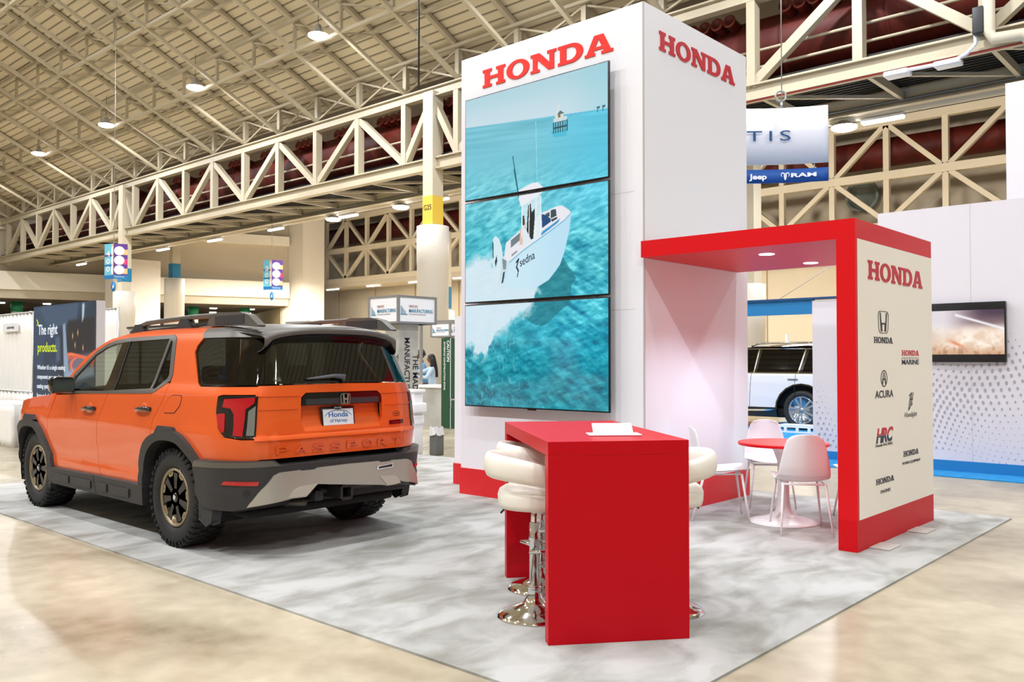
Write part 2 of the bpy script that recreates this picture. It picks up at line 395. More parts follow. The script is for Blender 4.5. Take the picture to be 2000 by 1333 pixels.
# ---- the nearer main truss, full length, along x
def xbar(mb, x0, x1, y, z, w, h): mb.box(x0, x1, y - w / 2, y + w / 2, z - h / 2, z + h / 2)
COLS = (-52.35, -25.12, 2.1)
def main_truss(y, label, back=False):
    t = thing('roof_truss', label, 'truss', (0, y, 0))
    mt = steel
    for nm, z, h in (('top_chord', 12.0, .34), ('bottom_chord', 9.18, .42)):
        mb = MB(); xbar(mb, -74.4, 22, 0, z, .1, h); xbar(mb, -74.4, 22, 0, z + h / 2, .34, .05); xbar(mb, -74.4, 22, 0, z - h / 2, .34, .05)
        mb.build(nm, mt, t)
    for k in range(-15, 15):
        x = NODE0 + PANEL * k
        MB().box(x - .13, x + .13, -.16, .16, 9.39, 11.83).build('vertical', mt, t)
        if back: continue
        x2 = x + PANEL
        hascol = any(x < c < x2 for c in COLS)
        if hascol:
            cx = [c for c in COLS if x < c < x2][0]
            MB().bar((x, 0, 9.4), (cx, 0, 11.8), .26, .24).build('diagonal', mt, t); MB().bar((cx, 0, 11.8), (x2, 0, 9.4), .26, .24).build('diagonal', mt, t)
            continue
        # panels alternate; the pattern restarts at every column
        ci = max([i for i, c in enumerate(COLS) if c < x] + [-1]); ref = COLS[ci] if ci >= 0 else COLS[0] - 27.23
        n = int(round((x - (ref + 1.4)) / PANEL))
        a, b = ((9.4, 11.8) if n % 2 == 0 else (11.8, 9.4))
        MB().bar((x, 0, a), (x2, 0, b), .26, .24, up=(0, 1, 0)).build('diagonal', mt, t)
    return t
main_truss(TY, 'long cream steel truss with zigzag diagonals running across the hall below the sloping roof')
main_truss(TY + 3.4, 'darker twin truss directly behind the long zigzag truss', True)
# deck, cross bracing and pipe under the twin trusses
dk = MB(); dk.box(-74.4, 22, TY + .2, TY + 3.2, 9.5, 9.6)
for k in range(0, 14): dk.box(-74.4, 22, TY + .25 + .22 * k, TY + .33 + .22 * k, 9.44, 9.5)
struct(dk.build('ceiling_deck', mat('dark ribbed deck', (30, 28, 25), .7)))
br = None
for k in range(-15, 14):
    if br is None:
        br = thing('deck_brace', 'cream cross beam bracing the dark deck under the truss', 'brace', group='cross beams under the truss deck')
        MB().box(-.06, .06, .1, 3.3, 9.12, 9.36).build('cross_beam', steel, br)
        MB().bar((0, .2, 9.1), (PANEL, 3.3, 9.2), .10).build('flat_brace', steel, br)
        o = br
    else: o = copy_tree(br)
    o.location = (NODE0 + PANEL * k, TY, 0)
tag(MB().cyl((-72.6, TY + 3.7, 9.0), (20, TY + 3.7, 9.0), .17, 14).build('pipe', steel_pale), 'long cream pipe hung below the back edge of the main truss', 'pipe')
for dz, lab in ((.35, 'thin upper grey conduit beside the cream pipe under the truss'), (.12, 'thin lower grey conduit beside the cream pipe under the truss')):
    tag(MB().cyl((-72.6, TY + 3.2 + dz, 9.0 + dz), (20, TY + 3.2 + dz, 9.0 + dz), .04, 8).build('conduit', mat('galvanised', (150, 148, 140), .4, .5)), lab, 'conduit')
for dz, dy, lab in ((.55, .1, 'lower handrail on the walkway inside the truss'), (1.05, .1, 'upper handrail on the walkway inside the truss')):
    tag(MB().cyl((-74.3, TY + .45, 9.5 + dz), (20, TY + .45, 9.5 + dz), .045, 8).build('walkway_rail', steel), 'cream steel ' + lab, 'rail')
tag(MB().cyl((-12.2, TY - .12, 8.93), (20, TY - .12, 8.93), .035, 8).build('sprinkler_pipe', mat('red pipe', (150, 40, 34), .4)), 'thin red sprinkler pipe along the bottom flange of the truss', 'pipe')
# red supply duct with nozzles
rust = mat('rust red duct', (90, 27, 17), .55, var=(1.3, .35), spec=.3); rust2 = mat('rust red nozzle', (118, 42, 28), .5, var=(2, .2)); dark_in = mat('dark opening', (14, 10, 9), .9)
d = thing('air_duct', 'fat rust red air duct with rows of round nozzles inside the main truss', 'air duct', (0, TY + 1.75, 10.95))
MB().cyl((-73, 0, 0), (20, 0, 0), .98, 28).build('duct', rust, d)
for k in range(-15, 15):
    MB().cyl((NODE0 + PANEL * k + .4, 0, 0), (NODE0 + PANEL * k + .48, 0, 0), 1.01, 28).build('duct_band', rust, d)
nz = None
for k in range(-9, 13):
    for q in range(4):
        x = NODE0 + PANEL * k + .75 + q * .42
        if nz is None:
            mb = MB(); mb.lathe([(.17, 0), (.17, .5), (.2, .5), (.2, .56), (.14, .56), (.14, .1)], 18, Matrix.Rotation(math.radians(78), 4, 'X'))
            o = mb.build('nozzle', rust2, d); nz = o
            h = MB().lathe([(0.0, .2), (.14, .2)], 18, Matrix.Rotation(math.radians(78), 4, 'X')).build('nozzle_opening', dark_in, o); nh = h
        else:
            o = nz.copy(); COL.objects.link(o); h = nh.copy(); COL.objects.link(h); h.parent = o
        o.location = (x, -.72, .62)
# ---- columns
def column(x, y, zc, label, band=None, r=.62, top=12.0, zsq=9.0):
    t = thing('column', label, 'column', (x, y, 0))
    MB().box(-.28, .28, -.28, .28, zc - .2, top).build('steel_post', steel_pale, t)
    prof = [(r, 0), (r, zc - 1.45), (r + .012, zc - 1.44), (r + .012, zc), (r * .9, zc + .02), (0, zc + .02)]
    MB().lathe(prof, 36).build('round_casing', mat('cream column casing', (220, 213, 202), .5), t)
    return t
t = column(COLS[1], TY, 6.72, 'round cream column with a yellow band marked G25 left of the white tower')
MB().box(-.285, .285, -.285, .285, 6.8, 7.9).build('yellow_band', mat('yellow band', (226, 190, 70), .5), t)
text('mark', 'G25', (-.22, -.292, 7.35), (1, 0, 0), (0, 0, 1), .44, .2, black_ink, t)
t = column(COLS[0], TY, 5.6, 'round cream column behind the hanging 400 sign')
MB().box(-.3, .3, -.3, .3, 6.2, 7.0).build('blue_tag', mat('blue tag', (20, 120, 160), .5), t)
p = dep(340, 640, 62)
t = column(p.x, p.y, 7.3, 'slim round cream column with a blue tag right of the 400 sign', r=.68, top=9.6)
MB().box(-.3, .3, -.3, .3, 7.35, 8.35).build('blue_tag', mat('blue tag', (20, 120, 160), .5), t)
p = dep(866, 640, 44)
t = column(p.x, p.y, 4.0, 'short slim cream column with a blue tag beside the tower', r=.55, top=8)
MB().box(-.29, .29, -.29, .29, 4.1, 5.2).build('blue_tag', mat('blue tag', (20, 120, 160), .5), t)
p = dep(1466, 640, 30)
t = column(p.x, p.y, 4.1, 'round cream column seen through the red portal', r=.5, top=9)

# ---- box piers
def pier(px0, pxc, px1, Y, z1, label, m):
    a = on_y(px0, 600, Y); b = on_y(pxc, 600, Y); c = on_x(px1, 600, b.x)
    o = MB().box(a.x, b.x, Y, c.y, 0, z1).build('pier', m); tag(o, label, 'pier'); return o
pale_wall = mat('pale block', (228, 220, 206), .6, var=(.15, .04)); tan_wall = mat('tan wall', (188, 176, 154), .65, var=(.12, .06))
pier(551, 591, 633, 44, 15.1, 'tall square cream pier right of the 300 sign', pale_wall)
pier(205, 222, 313, 29, 9.4, 'wide square cream pier behind the 400 sign', pale_wall)

# ---- far truss, two panels high
F2 = 48.8; P2 = 3.0
t = thing('roof_truss', 'distant cream truss of crossed diamonds along the back of the hall', 'truss', (0, F2, 0))
X0 = on_y(717, 480, F2).x
for nm, z, h in (('top_chord', 14.5, .45), ('middle_chord', 11.55, .45), ('bottom_chord', 8.8, .4)):
    mb = MB(); xbar(mb, -72, 20, 0, z, .4, h); mb.build(nm, steel_pale, t)
for k in range(-6, 24):
    x = X0 + P2 * k
    MB().box(x - .15, x + .15, -.15, .15, 8.9, 14.4).build('vertical', steel_pale, t)
    e = k % 2 == 0
    MB().bar((x, 0, 11.55 if e else 14.4), (x + P2, 0, 14.4 if e else 11.55), .3, .26).build('diagonal', steel_pale, t)
    MB().bar((x, 0, 11.55 if e else 9.0), (x + P2, 0, 9.0 if e else 11.55), .3, .26).build('diagonal', steel_pale, t)
d = MB().cyl((-72, F2 + 1.6, 13.2), (20, F2 + 1.6, 13.2), .8, 24).build('air_duct', rust)
tag(d, 'distant rust red air duct behind the far truss', 'air duct')
struct(MB().box(-72, 24, F2 - .2, F2 + 2.4, 8.2, 8.6).build('ceiling_soffit', tan_wall))
struct(MB().box(-75, 44, 52.0, 52.6, 0, 15.3).build('wall_back', tan_wall))
struct(MB().box(-110, 44, -34.6, -34, 0, 16).build('wall_front', tan_wall))
struct(MB().box(38, 38.6, -34, 52, 0, 16).build('wall_right', tan_wall))
for k in range(0, 16):
    x = -70 + 5.6 * k
    struct(MB().box(x, x + .06, 51.95, 52.0, 0, 8.2).build('trim_%d' % (k + 1), mat('wall joint', (150, 134, 106), .7)))
pb = on_y(1690, 385, F2 + 2.9)
fan = thing('wall_fan', 'round grey wall fan seen between the far truss bars', 'fan', (pb.x, F2 + 2.6, pb.z))
MB().lathe([(.95, 0), (.95, .3), (.8, .3), (.8, .1)], 32, Matrix.Rotation(math.pi / 2, 4, 'X')).build('ring', mat('grey fan', (120, 128, 122), .4), fan)
MB().lathe([(0, .05), (.8, .05)], 32, Matrix.Rotation(math.pi / 2, 4, 'X')).build('fan_face', mat('fan face', (150, 158, 150), .4), fan)

# ---- left side of the hall: tall wall over a wide opening, slightly turned
P1 = dep(0, 704, 67.2); P2v = dep(520, 704, 76.5); dv = (P2v - P1); dv.z = 0; dv.normalize()
ML = frame_mat(Vector((P1.x, P1.y, 0)), dv, (0, 0, 1))      # local x along wall, y up, z out of the wall toward the hall
cream_band = mat('cream band', (232, 224, 208), .6, var=(.1, .03))
def lbox(name, x0, x1, y0, y1, z0, z1, m): return MB().box(x0, x1, y0, y1, z0, z1, ML).build(name, m)
struct(lbox('wall_left', -62, 22.0, 6.3, 15.5, -1, 0, tan_wall))
struct(lbox('trim_20', -62, 22.0, 6.95, 8.35, 0, .7, cream_band))
struct(lbox('trim_21', -62, 22.0, 6.3, 6.95, 0, .35, tan_wall))
struct(lbox('trim_22', -62, 22.0, 11.6, 12.4, 0, .6, cream_band))
struct(lbox('ceiling_low', -62, 22.0, 6.2, 6.4, -26, -.4, mat('dark low ceiling', (88, 78, 66), .8)))
struct(lbox('wall_annex_end', 21.6, 22.0, 0, 6.3, -26, -1, mat('annex wall', (170, 156, 124), .7)))
struct(lbox('wall_annex', -62, 22.0, 0, 6.3, -26, -25.6, mat('annex wall', (170, 156, 124), .7)))
for k in range(14): struct(lbox('trim_%d' % (30 + k), -28 + 4 * k, -27.75 + 4 * k, 0, 5.2, -25.6, -25.4, steel_pale))
Minv = ML.inverted()
green = mat('green band', (20, 128, 84), .5)
for px, lab in ((32, 'white round column with a green band at far left'), (402, 'white round column with a green band above the vehicle roof'), (523, 'white round column with a green band left of the square pier')):
    q = Minv @ dep(px, 640, 70); t = thing('column', lab, 'column'); t.matrix_world = ML @ Matrix.Translation((0, 0, 0))
    t.matrix_world = Matrix.Translation((ML @ Vector((q.x, 0, -3))))
    MB().lathe([(.42, 0), (.42, 5.4)], 24).build('shaft', cream_band, t); MB().lathe([(.44, 5.4), (.44, 6.25)], 24).build('green_band', green, t)
# ceiling lamps far inside the low area
lamp_far = emis('small lamp glow', (255, 250, 240), 6); n = 0
for a in range(14):
    for b_ in range(3):
        o = MB().box(-.28, .28, 6.12, 6.2, -.28, .28, ML @ Matrix.Translation((-20 + 3.3 * a + b_, 0, -4 - 7 * b_))).build('ceiling_lamp', lamp_far)
        tag(o, 'small lamp in the dark low ceiling at far left', 'lamp', 'lamps in the low ceiling')

# ================================================================== HALL LIGHTS
def high_bay():
    t = thing('high_bay_lamp', 'round white high bay lamp hanging under the sloping roof', 'lamp', group='high bay lamps')
    MB().lathe([(.03, .42), (.10, .38), (.13, .2), (.30, .06), (.38, .0)], 24).build('housing', mat('lamp housing', (150, 148, 142), .4), t)
    MB().lathe([(.38, .0), (.38, -.05), (.30, -.10), (.14, -.13), (0, -.135)], 24).build('diffuser', emis('high bay glow', (250, 250, 255), 34), t)
    MB().cyl((0, 0, .4), (0, 0, 1.5), .012, 6).build('cord', black_plas, t)
    return t
hb = high_bay()
def area(x, y, z, size, power, color=(.91, .95, 1), rot=(0, 0, 0), shape='DISK'):
    l = bpy.data.lights.new('lamp or fill light', 'AREA'); l.shape = shape; l.size = size; l.energy = power; l.color = color
    o = bpy.data.objects.new('lamp_or_fill_light', l); COL.objects.link(o); o.location = (x, y, z); o.rotation_euler = rot; return o
first = True
rows = [(19.4, 13.85, [-27.49 + 9.38 * k for k in range(-4, 4)], 1.6), (9.5, 18.2, [-31.6 + 9.38 * k for k in range(-1, 6)], .9), (1.5, 19.5, [-32.0 + 9.38 * k for k in range(-1, 5)], 1.1), (-8.0, 17.0, [-31.6 + 9.38 * k for k in range(-1, 6)], 4.3)]
for y, z, xs, pw_ in rows:
    for x in xs:
        t = hb if first else copy_tree(hb); first = False; t.location = (x, y, z)
        l = area(0, 0, -.17, .6, LAMP_W * pw_); l.parent = t
def strip(a, b, label, group):
    a = Vector(a); b = Vector(b); L = (b - a).length; t = thing('strip_lamp', label, 'lamp', (a + b) / 2, math.atan2(b.y - a.y, b.x - a.x), group=group)
    MB().rbox(-L / 2, L / 2, -.12, .12, .06, .14, .02).build('housing', white_plas, t)
    MB().rbox(-L / 2 + .02, L / 2 - .02, -.1, .1, -.02, .07, .04).build('tube', emis('strip glow', (255, 252, 246), 9), t)
    for e in (-.3, .3): MB().cyl((L * e, 0, .13), (L * e, 0, .16), .012, 6).build('hanger', steel, t)
    return t
YL = TY + 3.7
for p0, p1 in ((664, 698), (1684, 1769), (857, 876), (525, 553), (308, 330), (85, 103), (152, 168), (407, 433)):
    a = on_y(p0, 420, YL); b = on_y(p1, 420, YL); a.z = b.z = 8.70
    strip(a, b, 'glowing white strip lamp hung under the main truss', 'strip lamps under the truss')
for px in (651, 783, 1650):
    a = on_y(px, 420, YL); t = copy_tree(hb); t.location = (a.x, YL, 8.74); t['label'] = 'round white lamp hung beside the strip lamps under the main truss'; t['group'] = 'round lamps under the truss'
for px in (650, 729, 812, 900, 1475, 1530):
    a = on_y(px, 560, F2 + .1); a.z = 8.06; strip(a - Vector((.9, 0, 0)), a + Vector((.9, 0, 0)), 'small strip lamp along the soffit at the back wall', 'strip lamps at the back wall')
for x in (-60, -45, -30, -15, 0):
    l = area(x, 40, 8.3, 6, 2300, (1, .93, .82), shape='SQUARE'); l.data.shape = 'SQUARE'  # fill lights without fixtures, added to brighten the back of the hall
for x in (-50, -38, -26, -14, -2):
    l = area(x, 33, 12.5, 2, 900, (1, .93, .84), rot=(math.radians(50), 0, 0))  # tilted fills with no lamp body, added to light the far truss
for x, y in ((-59, 37), (-60, 13)):
    l = area(x, y, 9.0, 6, 2600, (1, .95, .88))  # added fills, no fixture, to lift the left wall and piers
# ================================================================== ORANGE SUV
def car_paint(name, rgb):
    m = bpy.data.materials.new(name); m.use_nodes = True; nt = m.node_tree; b = nt.nodes['Principled BSDF']
    b.inputs['Base Color'].default_value = (*lin(rgb), 1); b.inputs['Roughness'].default_value = .32; b.inputs['Metallic'].default_value = .15
    b.inputs['Coat Weight'].default_value = .75; b.inputs['Specular IOR Level'].default_value = .2; b.inputs['Coat Roughness'].default_value = .02
    n = nt.nodes.new('ShaderNodeTexNoise'); n.inputs['Scale'].default_value = 900
    u = nt.nodes.new('ShaderNodeBump'); u.inputs['Strength'].default_value = .03; u.inputs['Distance'].default_value = .001
    nt.links.new(n.outputs[0], u.inputs['Height']); nt.links.new(u.outputs[0], b.inputs['Normal'])
    return m
orange = car_paint('orange car paint', (230, 96, 36))
inner_dark = mat('dark inner panel', (16, 15, 15), .8)
clad = mat('grey black cladding', (44, 43, 44), .55, bump=(600, .1, .001))
clad_lt = mat('satin grey trim', (98, 94, 88), .38, .3)
rubber = mat('tyre rubber', (24, 24, 25), .62)
silver = mat('satin silver skid', (178, 174, 162), .3, .55)
tint = glass('tinted window', (.26, .27, .27)); clear = glass('front window', (.86, .89, .84))
lamp_red = mat('red lamp lens', (168, 10, 24), .12, coat=1, emit=(190, 10, 25), es=.12)
lamp_clear = mat('smoked lamp lens', (120, 122, 116), .15, coat=1)
YC, XRA = 4.31, -6.687
_W = [(.20,.90),(.30,.925),(.42,.945),(.50,.952),(.56,.940),(.60,.945),(.80,.965),(.90,.974),(.945,.976),(.97,.968),(1.08,.958),(1.16,.950),(1.22,.940),(1.27,.918),(1.31,.900),(1.65,.800),(1.72,.77),(1.9,.72)]
_wz = [a for a, b in _W]; _wv = [b for a, b in _W]
def sm_interp(x, xs, ys, r):
    return sum(float(np.interp(x + d * r, xs, ys)) * k for d, k in ((-1, .25), (-.5, .2), (0, .1), (.5, .2), (1, .25)))
def Wz(z): return sm_interp(z, _wz, _wv, .014)
_D = [(.45,0),(.72,.02),(.78,.02),(.86,.03),(.895,.03),(.91,.012),(1.2,.0),(1.3,-.01),(1.65,-.13),(1.75,-.17)]
_dz = [a for a, b in _D]; _dv = [b for a, b in _D]
_E = [(-3.82,.95),(-3.7,1.0),(-3.5,1.04),(-3.2,1.082),(-2.85,1.11),(-2.62,1.13),(-2.48,1.16),(-2.31,1.26),(-2.03,1.49),(-1.84,1.585),(-1.58,1.675),(-1.44,1.70),(-1.19,1.73),(-.87,1.745),(-.3,1.748),(.3,1.74),(.86,1.70),(1.0,1.68)]
def Ex(x): return sm_interp(x, [a for a, b in _E], [b for a, b in _E], .05)
RR, RS = .36, .59          # rear corner
RF, FS = .45, -3.33        # front corner
SCN = RS + RR * math.pi / 2 + (1 - RR)
def ss(t): t = min(1, max(0, t)); return t * t * (3 - 2 * t)
def side_base(s, z):
    sign = -1
    if s > SCN: s = 2 * SCN - s; sign = 1
    if s > RS:
        a = (s - RS) / RR
        if a < math.pi / 2: bx, by = RS + RR * math.sin(a), (1 - RR) + RR * math.cos(a)
        else: bx, by = RS + RR, (1 - RR) - (s - RS - RR * math.pi / 2)
    elif s < FS:
        a = (FS - s) / RF
        if a < math.pi / 2: bx, by = FS - RF * math.sin(a), (1 - RF) + RF * math.cos(a)
        else: bx, by = FS - RF, (1 - RF) - (FS - s - RF * math.pi / 2)
    else: bx, by = s, 1
    w = Wz(z)
    g = math.exp(-((z - .78) / .22) ** 2)
    w += .018 * g * (math.exp(-((bx) / .62) ** 4) + math.exp(-((bx + 2.89) / .62) ** 4))       # hips over the wheels
    x = bx + float(np.interp(z, _dz, _dv)) * ss((bx - .45) / .45) - .05 * by * by * ss((bx - .5) / .4)
    x += (.06 * ss((z - .75) / .4)) * ss((-3.0 - bx) / .6)
    y = by * w * (1 - .06 * ss((-3.0 - bx) / .8) - .015 * ss((bx - .2) / .5))
    return Vector((x, sign * y, z))
def Smap(s, z, off=0):
    p = side_base(s, z); e = .004
    du = side_base(s + e, z) - side_base(s - e, z); dz_ = side_base(s, z + e) - side_base(s, z - e)
    n = du.cross(dz_)
    if n.length < 1e-9: n = Vector((0, -1, 0))
    n.normalize()
    return p + n * off
def Tmap_base(x, yn):
    w = Wz(Ex(x)) * (1 - .015 * ss((x - .2) / .5)); z = Ex(x)
    if x + .15 > RS: w *= (1 - RR) + RR * math.sqrt(max(0, 1 - (min(1, (x + .15 - RS) / RR)) ** 2))
    front = ss((-3.1 - x) / .72)
    w *= (1 - .30 * front ** 1.6)
    c = .055 + .05 * math.exp(-((x + 2.0) / .5) ** 2)
    if x < -2.6: c = .035
    return Vector((x, yn * w, z + c * (1 - abs(yn) ** 2.6)))
def Tmap(x, yn, off=0):
    p = Tmap_base(x, yn); e = .004
    n = (Tmap_base(x + e, yn) - Tmap_base(x - e, yn)).cross(Tmap_base(x, yn + e) - Tmap_base(x, yn - e)); n.normalize()
    return p + n * off
def rear_s(y):
    """ring position of a lateral position y on the tail"""
    by = abs(y) / .94
    if by <= 1 - RR: s = SCN - by
    else: s = RS + RR * math.acos(min(1, (by - 1 + RR) / RR))
    return s if y < 0 else 2 * SCN - s
def RP(pts): return [(rear_s(y), z) for y, z in pts]
def inset(poly, g):
    n = len(poly); A = sum(poly[i][0] * poly[(i + 1) % n][1] - poly[(i + 1) % n][0] * poly[i][1] for i in range(n)); sg = 1 if A > 0 else -1
    out = []
    for i in range(n):
        p0, p1, p2 = Vector(poly[i - 1]), Vector(poly[i]), Vector(poly[(i + 1) % n])
        d1 = (p1 - p0).normalized(); d2 = (p2 - p1).normalized()
        n1 = Vector((-d1.y, d1.x)) * sg; n2 = Vector((-d2.y, d2.x)) * sg
        m = n1 + n2; k = m.dot(m)
        m = m * (2 / k) if k > .3 else n1
        out.append(tuple(p1 + m * g))
    return out
def patch(name, poly, m, parent, fn=Smap, off=0, thick=.02, grid=.06, sides=(1,), gap=.003, holes=(), inner=None):
    poly = inset(poly, gap) if gap else list(poly)
    loops = [[Vector((p[0], p[1], 0)) for p in poly]] + [[Vector((p[0], p[1], 0)) for p in h] for h in holes]
    flat = [p for l in loops for p in l]
    bm = bmesh.new(); vs = [bm.verts.new(p) for p in flat]
    for t in tessellate_polygon(loops):
        try: bm.faces.new([vs[i] for i in t])
        except ValueError: pass
    bm.normal_update()
    for f in bm.faces:
        if f.normal.z < 0: f.normal_flip()
    for ax in (0, 1):
        lo = min(p[ax] for p in flat); hi = max(p[ax] for p in flat); k = math.ceil(lo / grid)
        gg = grid if ax == 0 else min(grid, .035)
        k = math.ceil(lo / gg)
        while k * gg < hi:
            no = Vector((1, 0, 0)) if ax == 0 else Vector((0, 1, 0))
            bmesh.ops.bisect_plane(bm, geom=bm.verts[:] + bm.edges[:] + bm.faces[:], plane_co=no * (k * gg), plane_no=no, dist=1e-5); k += 1
    bmesh.ops.remove_doubles(bm, verts=bm.verts[:], dist=1e-5)
    bm.verts.index_update()
    P = [(v.co.x, v.co.y) for v in bm.verts]; F = [[v.index for v in f.verts] for f in bm.faces]
    B = []
    for e in bm.edges:
        if len(e.link_faces) == 1:
            f = e.link_faces[0]; a, b = e.verts[0].index, e.verts[1].index
            L = [v.index for v in f.verts]; i = L.index(a)
            if L[(i + 1) % len(L)] != b: a, b = b, a
            B.append((a, b))
    bm.free()
    outv = [fn(s, z, off) for s, z in P]; inv = [fn(s, z, off - thick) for s, z in P]
    # which way is outward?
    f = F[0]; nn = (outv[f[1]] - outv[f[0]]).cross(outv[f[2]] - outv[f[0]]); ref = outv[f[0]] - inv[f[0]]
    flip = nn.dot(ref) < 0; n = len(P)
    res = []
    for sd in sides:
        fl = flip ^ (sd < 0)
        cv = [Vector((v.x, v.y * sd, v.z)) for v in outv] + [Vector((v.x, v.y * sd, v.z)) for v in inv]
        faces = []; mi = []; smo = []
        for f in F:
            g = list(f) if not fl else list(f)[::-1]
            faces.append(g); mi.append(0); smo.append(True)
            faces.append([i + n for i in g][::-1]); mi.append(1 if inner else 0); smo.append(True)
        rv = []
        for a, b in B:
            k = len(cv) + len(rv); rv += [cv[a], cv[b], cv[b + n], cv[a + n]]
            q = [k, k + 3, k + 2, k + 1]
            faces.append(q if not fl else q[::-1]); mi.append(0); smo.append(False)
        me = bpy.data.meshes.new(name); me.from_pydata([tuple(v) for v in cv + rv], [], faces)
        me.polygons.foreach_set('use_smooth', smo); me.materials.append(m)
        if inner: me.materials.append(inner); me.polygons.foreach_set('material_index', mi)
        me.update(); o = bpy.data.objects.new(name, me); COL.objects.link(o); o.parent = parent; res.append(o)
    return res[0] if len(res) == 1 else res
BOTH = (1, -1)
car = thing('suv', 'orange sport utility vehicle with black cladding and roof rails parked on the pale grey carpet', 'car', (XRA, YC, .012))
# --- side panels
def curve(pts, n=4):
    """Catmull-Rom through the points"""
    P_ = [Vector(q) for q in pts]; P_ = [P_[0] * 2 - P_[1]] + P_ + [P_[-1] * 2 - P_[-2]]; out = []
    for i in range(1, len(P_) - 2):
        a, b, c, d = P_[i - 1:i + 3]
        for k in range(n):
            t = k / n; out.append(tuple(.5 * (2 * b + (c - a) * t + (2 * a - 5 * b + 4 * c - d) * t * t + (3 * b - a - 3 * c + d) * t ** 3)))
    return out + [tuple(P_[-2])]
arch_r_out = curve([(-.50,.66),(-.41,.80),(-.28,.875),(-.08,.92),(.15,.92),(.32,.84),(.47,.70)])
arch_f_out = curve([(-2.56,.62),(-2.63,.74),(-2.81,.88),(-3.06,.885),(-3.27,.84),(-3.40,.76),(-3.46,.64)])
topE = lambda a, b, n=8: [(a + (b - a) * i / n, Ex(a + (b - a) * i / n) + .002) for i in range(n + 1)]
P = dict(off=0, thick=.03, inner=inner_dark, sides=BOTH)
patch('front_fender', [(-2.41,1.155),(-2.53,.90),(-2.58,.62)] + arch_f_out[1:] + [(-3.62,.64),(-3.80,.72),(-3.86,.86),(-3.72,.985)] + topE(-3.62, -2.5, 8), orange, car, **P)
patch('front_door', [(-2.40,1.15),(-2.53,.90),(-2.58,.62),(-2.50,.44),(-1.34,.445),(-1.42,.53),(-1.43,.78),(-1.39,.95),(-1.25,1.17),(-1.22,1.20)], orange, car, **P)
patch('rear_door', [(-1.22,1.20),(-1.25,1.17),(-1.39,.95),(-1.43,.78),(-1.42,.53),(-1.34,.445),(-.72,.43),(-.56,.43)] + [q for q in arch_r_out if q[0] < -.335] + [(-.33,.856),(-.32,1.0),(-.18,1.18),(-.16,1.30),(-.24,1.31),(-.40,1.215)], orange, car, **P)
patch('rear_quarter', [(-.33,.856)] + [q for q in arch_r_out if q[0] > -.325] + [(.50,.735),(1.01,.735),(1.01,.895),(.88,.895),(.76,.915),(.69,.98),(.65,1.10),(.65,1.215),(.70,1.225),(1.02,1.225),(1.02,1.29),(.34,1.285),(.29,1.31),(.10,1.55),(.11,1.60),(.17,1.66),(.15,1.70),(.19,1.742)] + topE(.15, -1.0, 6) + topE(-1.19, -2.42, 9) +
      [(-2.26,1.22),(-2.12,1.36),(-1.78,1.57),(-1.58,1.64),(-1.40,1.675),(-1.14,1.69),(-.33,1.70),(-.27,1.67),(-.155,1.37),(-.16,1.30),(-.18,1.18),(-.32,1.0)], orange, car, **P)
# window surround and panes
out_w = [(-2.26,1.165),(-2.26,1.22),(-2.12,1.36),(-1.78,1.57),(-1.58,1.64),(-1.40,1.675),(-1.14,1.69),(-.33,1.70),(-.27,1.67),(-.155,1.37),(-.165,1.32),(-.36,1.225),(-.42,1.21),(-1.22,1.19)]
fw = [(-2.13,1.195),(-2.08,1.33),(-1.78,1.535),(-1.58,1.605),(-1.40,1.638),(-1.27,1.645),(-1.34,1.21)]
rw = [(-1.15,1.22),(-1.13,1.655),(-.39,1.668),(-.46,1.25)]
rw2 = [(-.425,1.25),(-.355,1.66),(-.32,1.64),(-.215,1.37),(-.225,1.34),(-.37,1.25)]
patch('window_surround', out_w, clad_lt, car, off=.004, thick=.02, sides=BOTH, holes=(fw, rw, rw2), gap=0)
patch('front_side_window', fw, clear, car, off=-.006, thick=.004, sides=BOTH, gap=-.01)
patch('rear_side_window', rw, tint, car, off=-.006, thick=.004, sides=BOTH, gap=-.01)
patch('rear_vent_window', rw2, tint, car, off=-.006, thick=.004, sides=BOTH, gap=-.008)
patch('door_pillar_trim', [(-1.335,1.21),(-1.265,1.648),(-1.135,1.655),(-1.155,1.22)], gloss_black, car, off=.008, thick=.02, sides=BOTH)
patch('mirror_sail', [(-2.26,1.18),(-2.25,1.225),(-2.09,1.345),(-2.15,1.195)], clad_lt, car, off=.008, thick=.02, sides=BOTH)
qg = [(.34,1.29),(.29,1.315),(.115,1.55),(.12,1.60),(.19,1.655),(.80,1.655),(.82,1.30),(.80,1.29)]
patch('quarter_window', qg, tint, car, off=.0, thick=.006, sides=BOTH)
patch('rear_pillar_trim', [(.80,1.655),(.82,1.295),(1.03,1.295),(1.035,1.655)], glass('black pillar glass', (.15, .15, .15), 1.6), car, off=.0, thick=.012, sides=BOTH)
patch('roof_side_trim', [(.17,1.66),(.15,1.70),(.19,1.744),(.40,1.74),(.62,1.725),(.80,1.71),(1.03,1.70),(1.03,1.66)], clad_lt, car, off=.006, thick=.03, sides=BOTH)
# fuel flap line and bump over the arch
patch('fuel_flap', [(-.02,1.205),(.10,1.205),(.115,1.19),(.105,1.13),(.03,1.07),(-.13,1.065),(-.15,1.08),(-.10,1.17),(-.05,1.20)], orange, car, off=.0035, thick=.01, gap=0)
patch('fuel_flap_seam', [(-.025,1.21),(.105,1.21),(.121,1.195),(.111,1.127),(.033,1.064),(-.132,1.059),(-.157,1.08),(-.106,1.172),(-.054,1.205)], inner_dark, car, off=.0012, thick=.01, gap=0)
for a in ((0, 0), (-2.93, -.02)):
    patch('arch_block', [(x + a[0], z + a[1]) for x, z in ((-.21,.90),(-.16,.955),(.08,.955),(.14,.91))], clad, car, off=.03, thick=.05, sides=BOTH, gap=0)
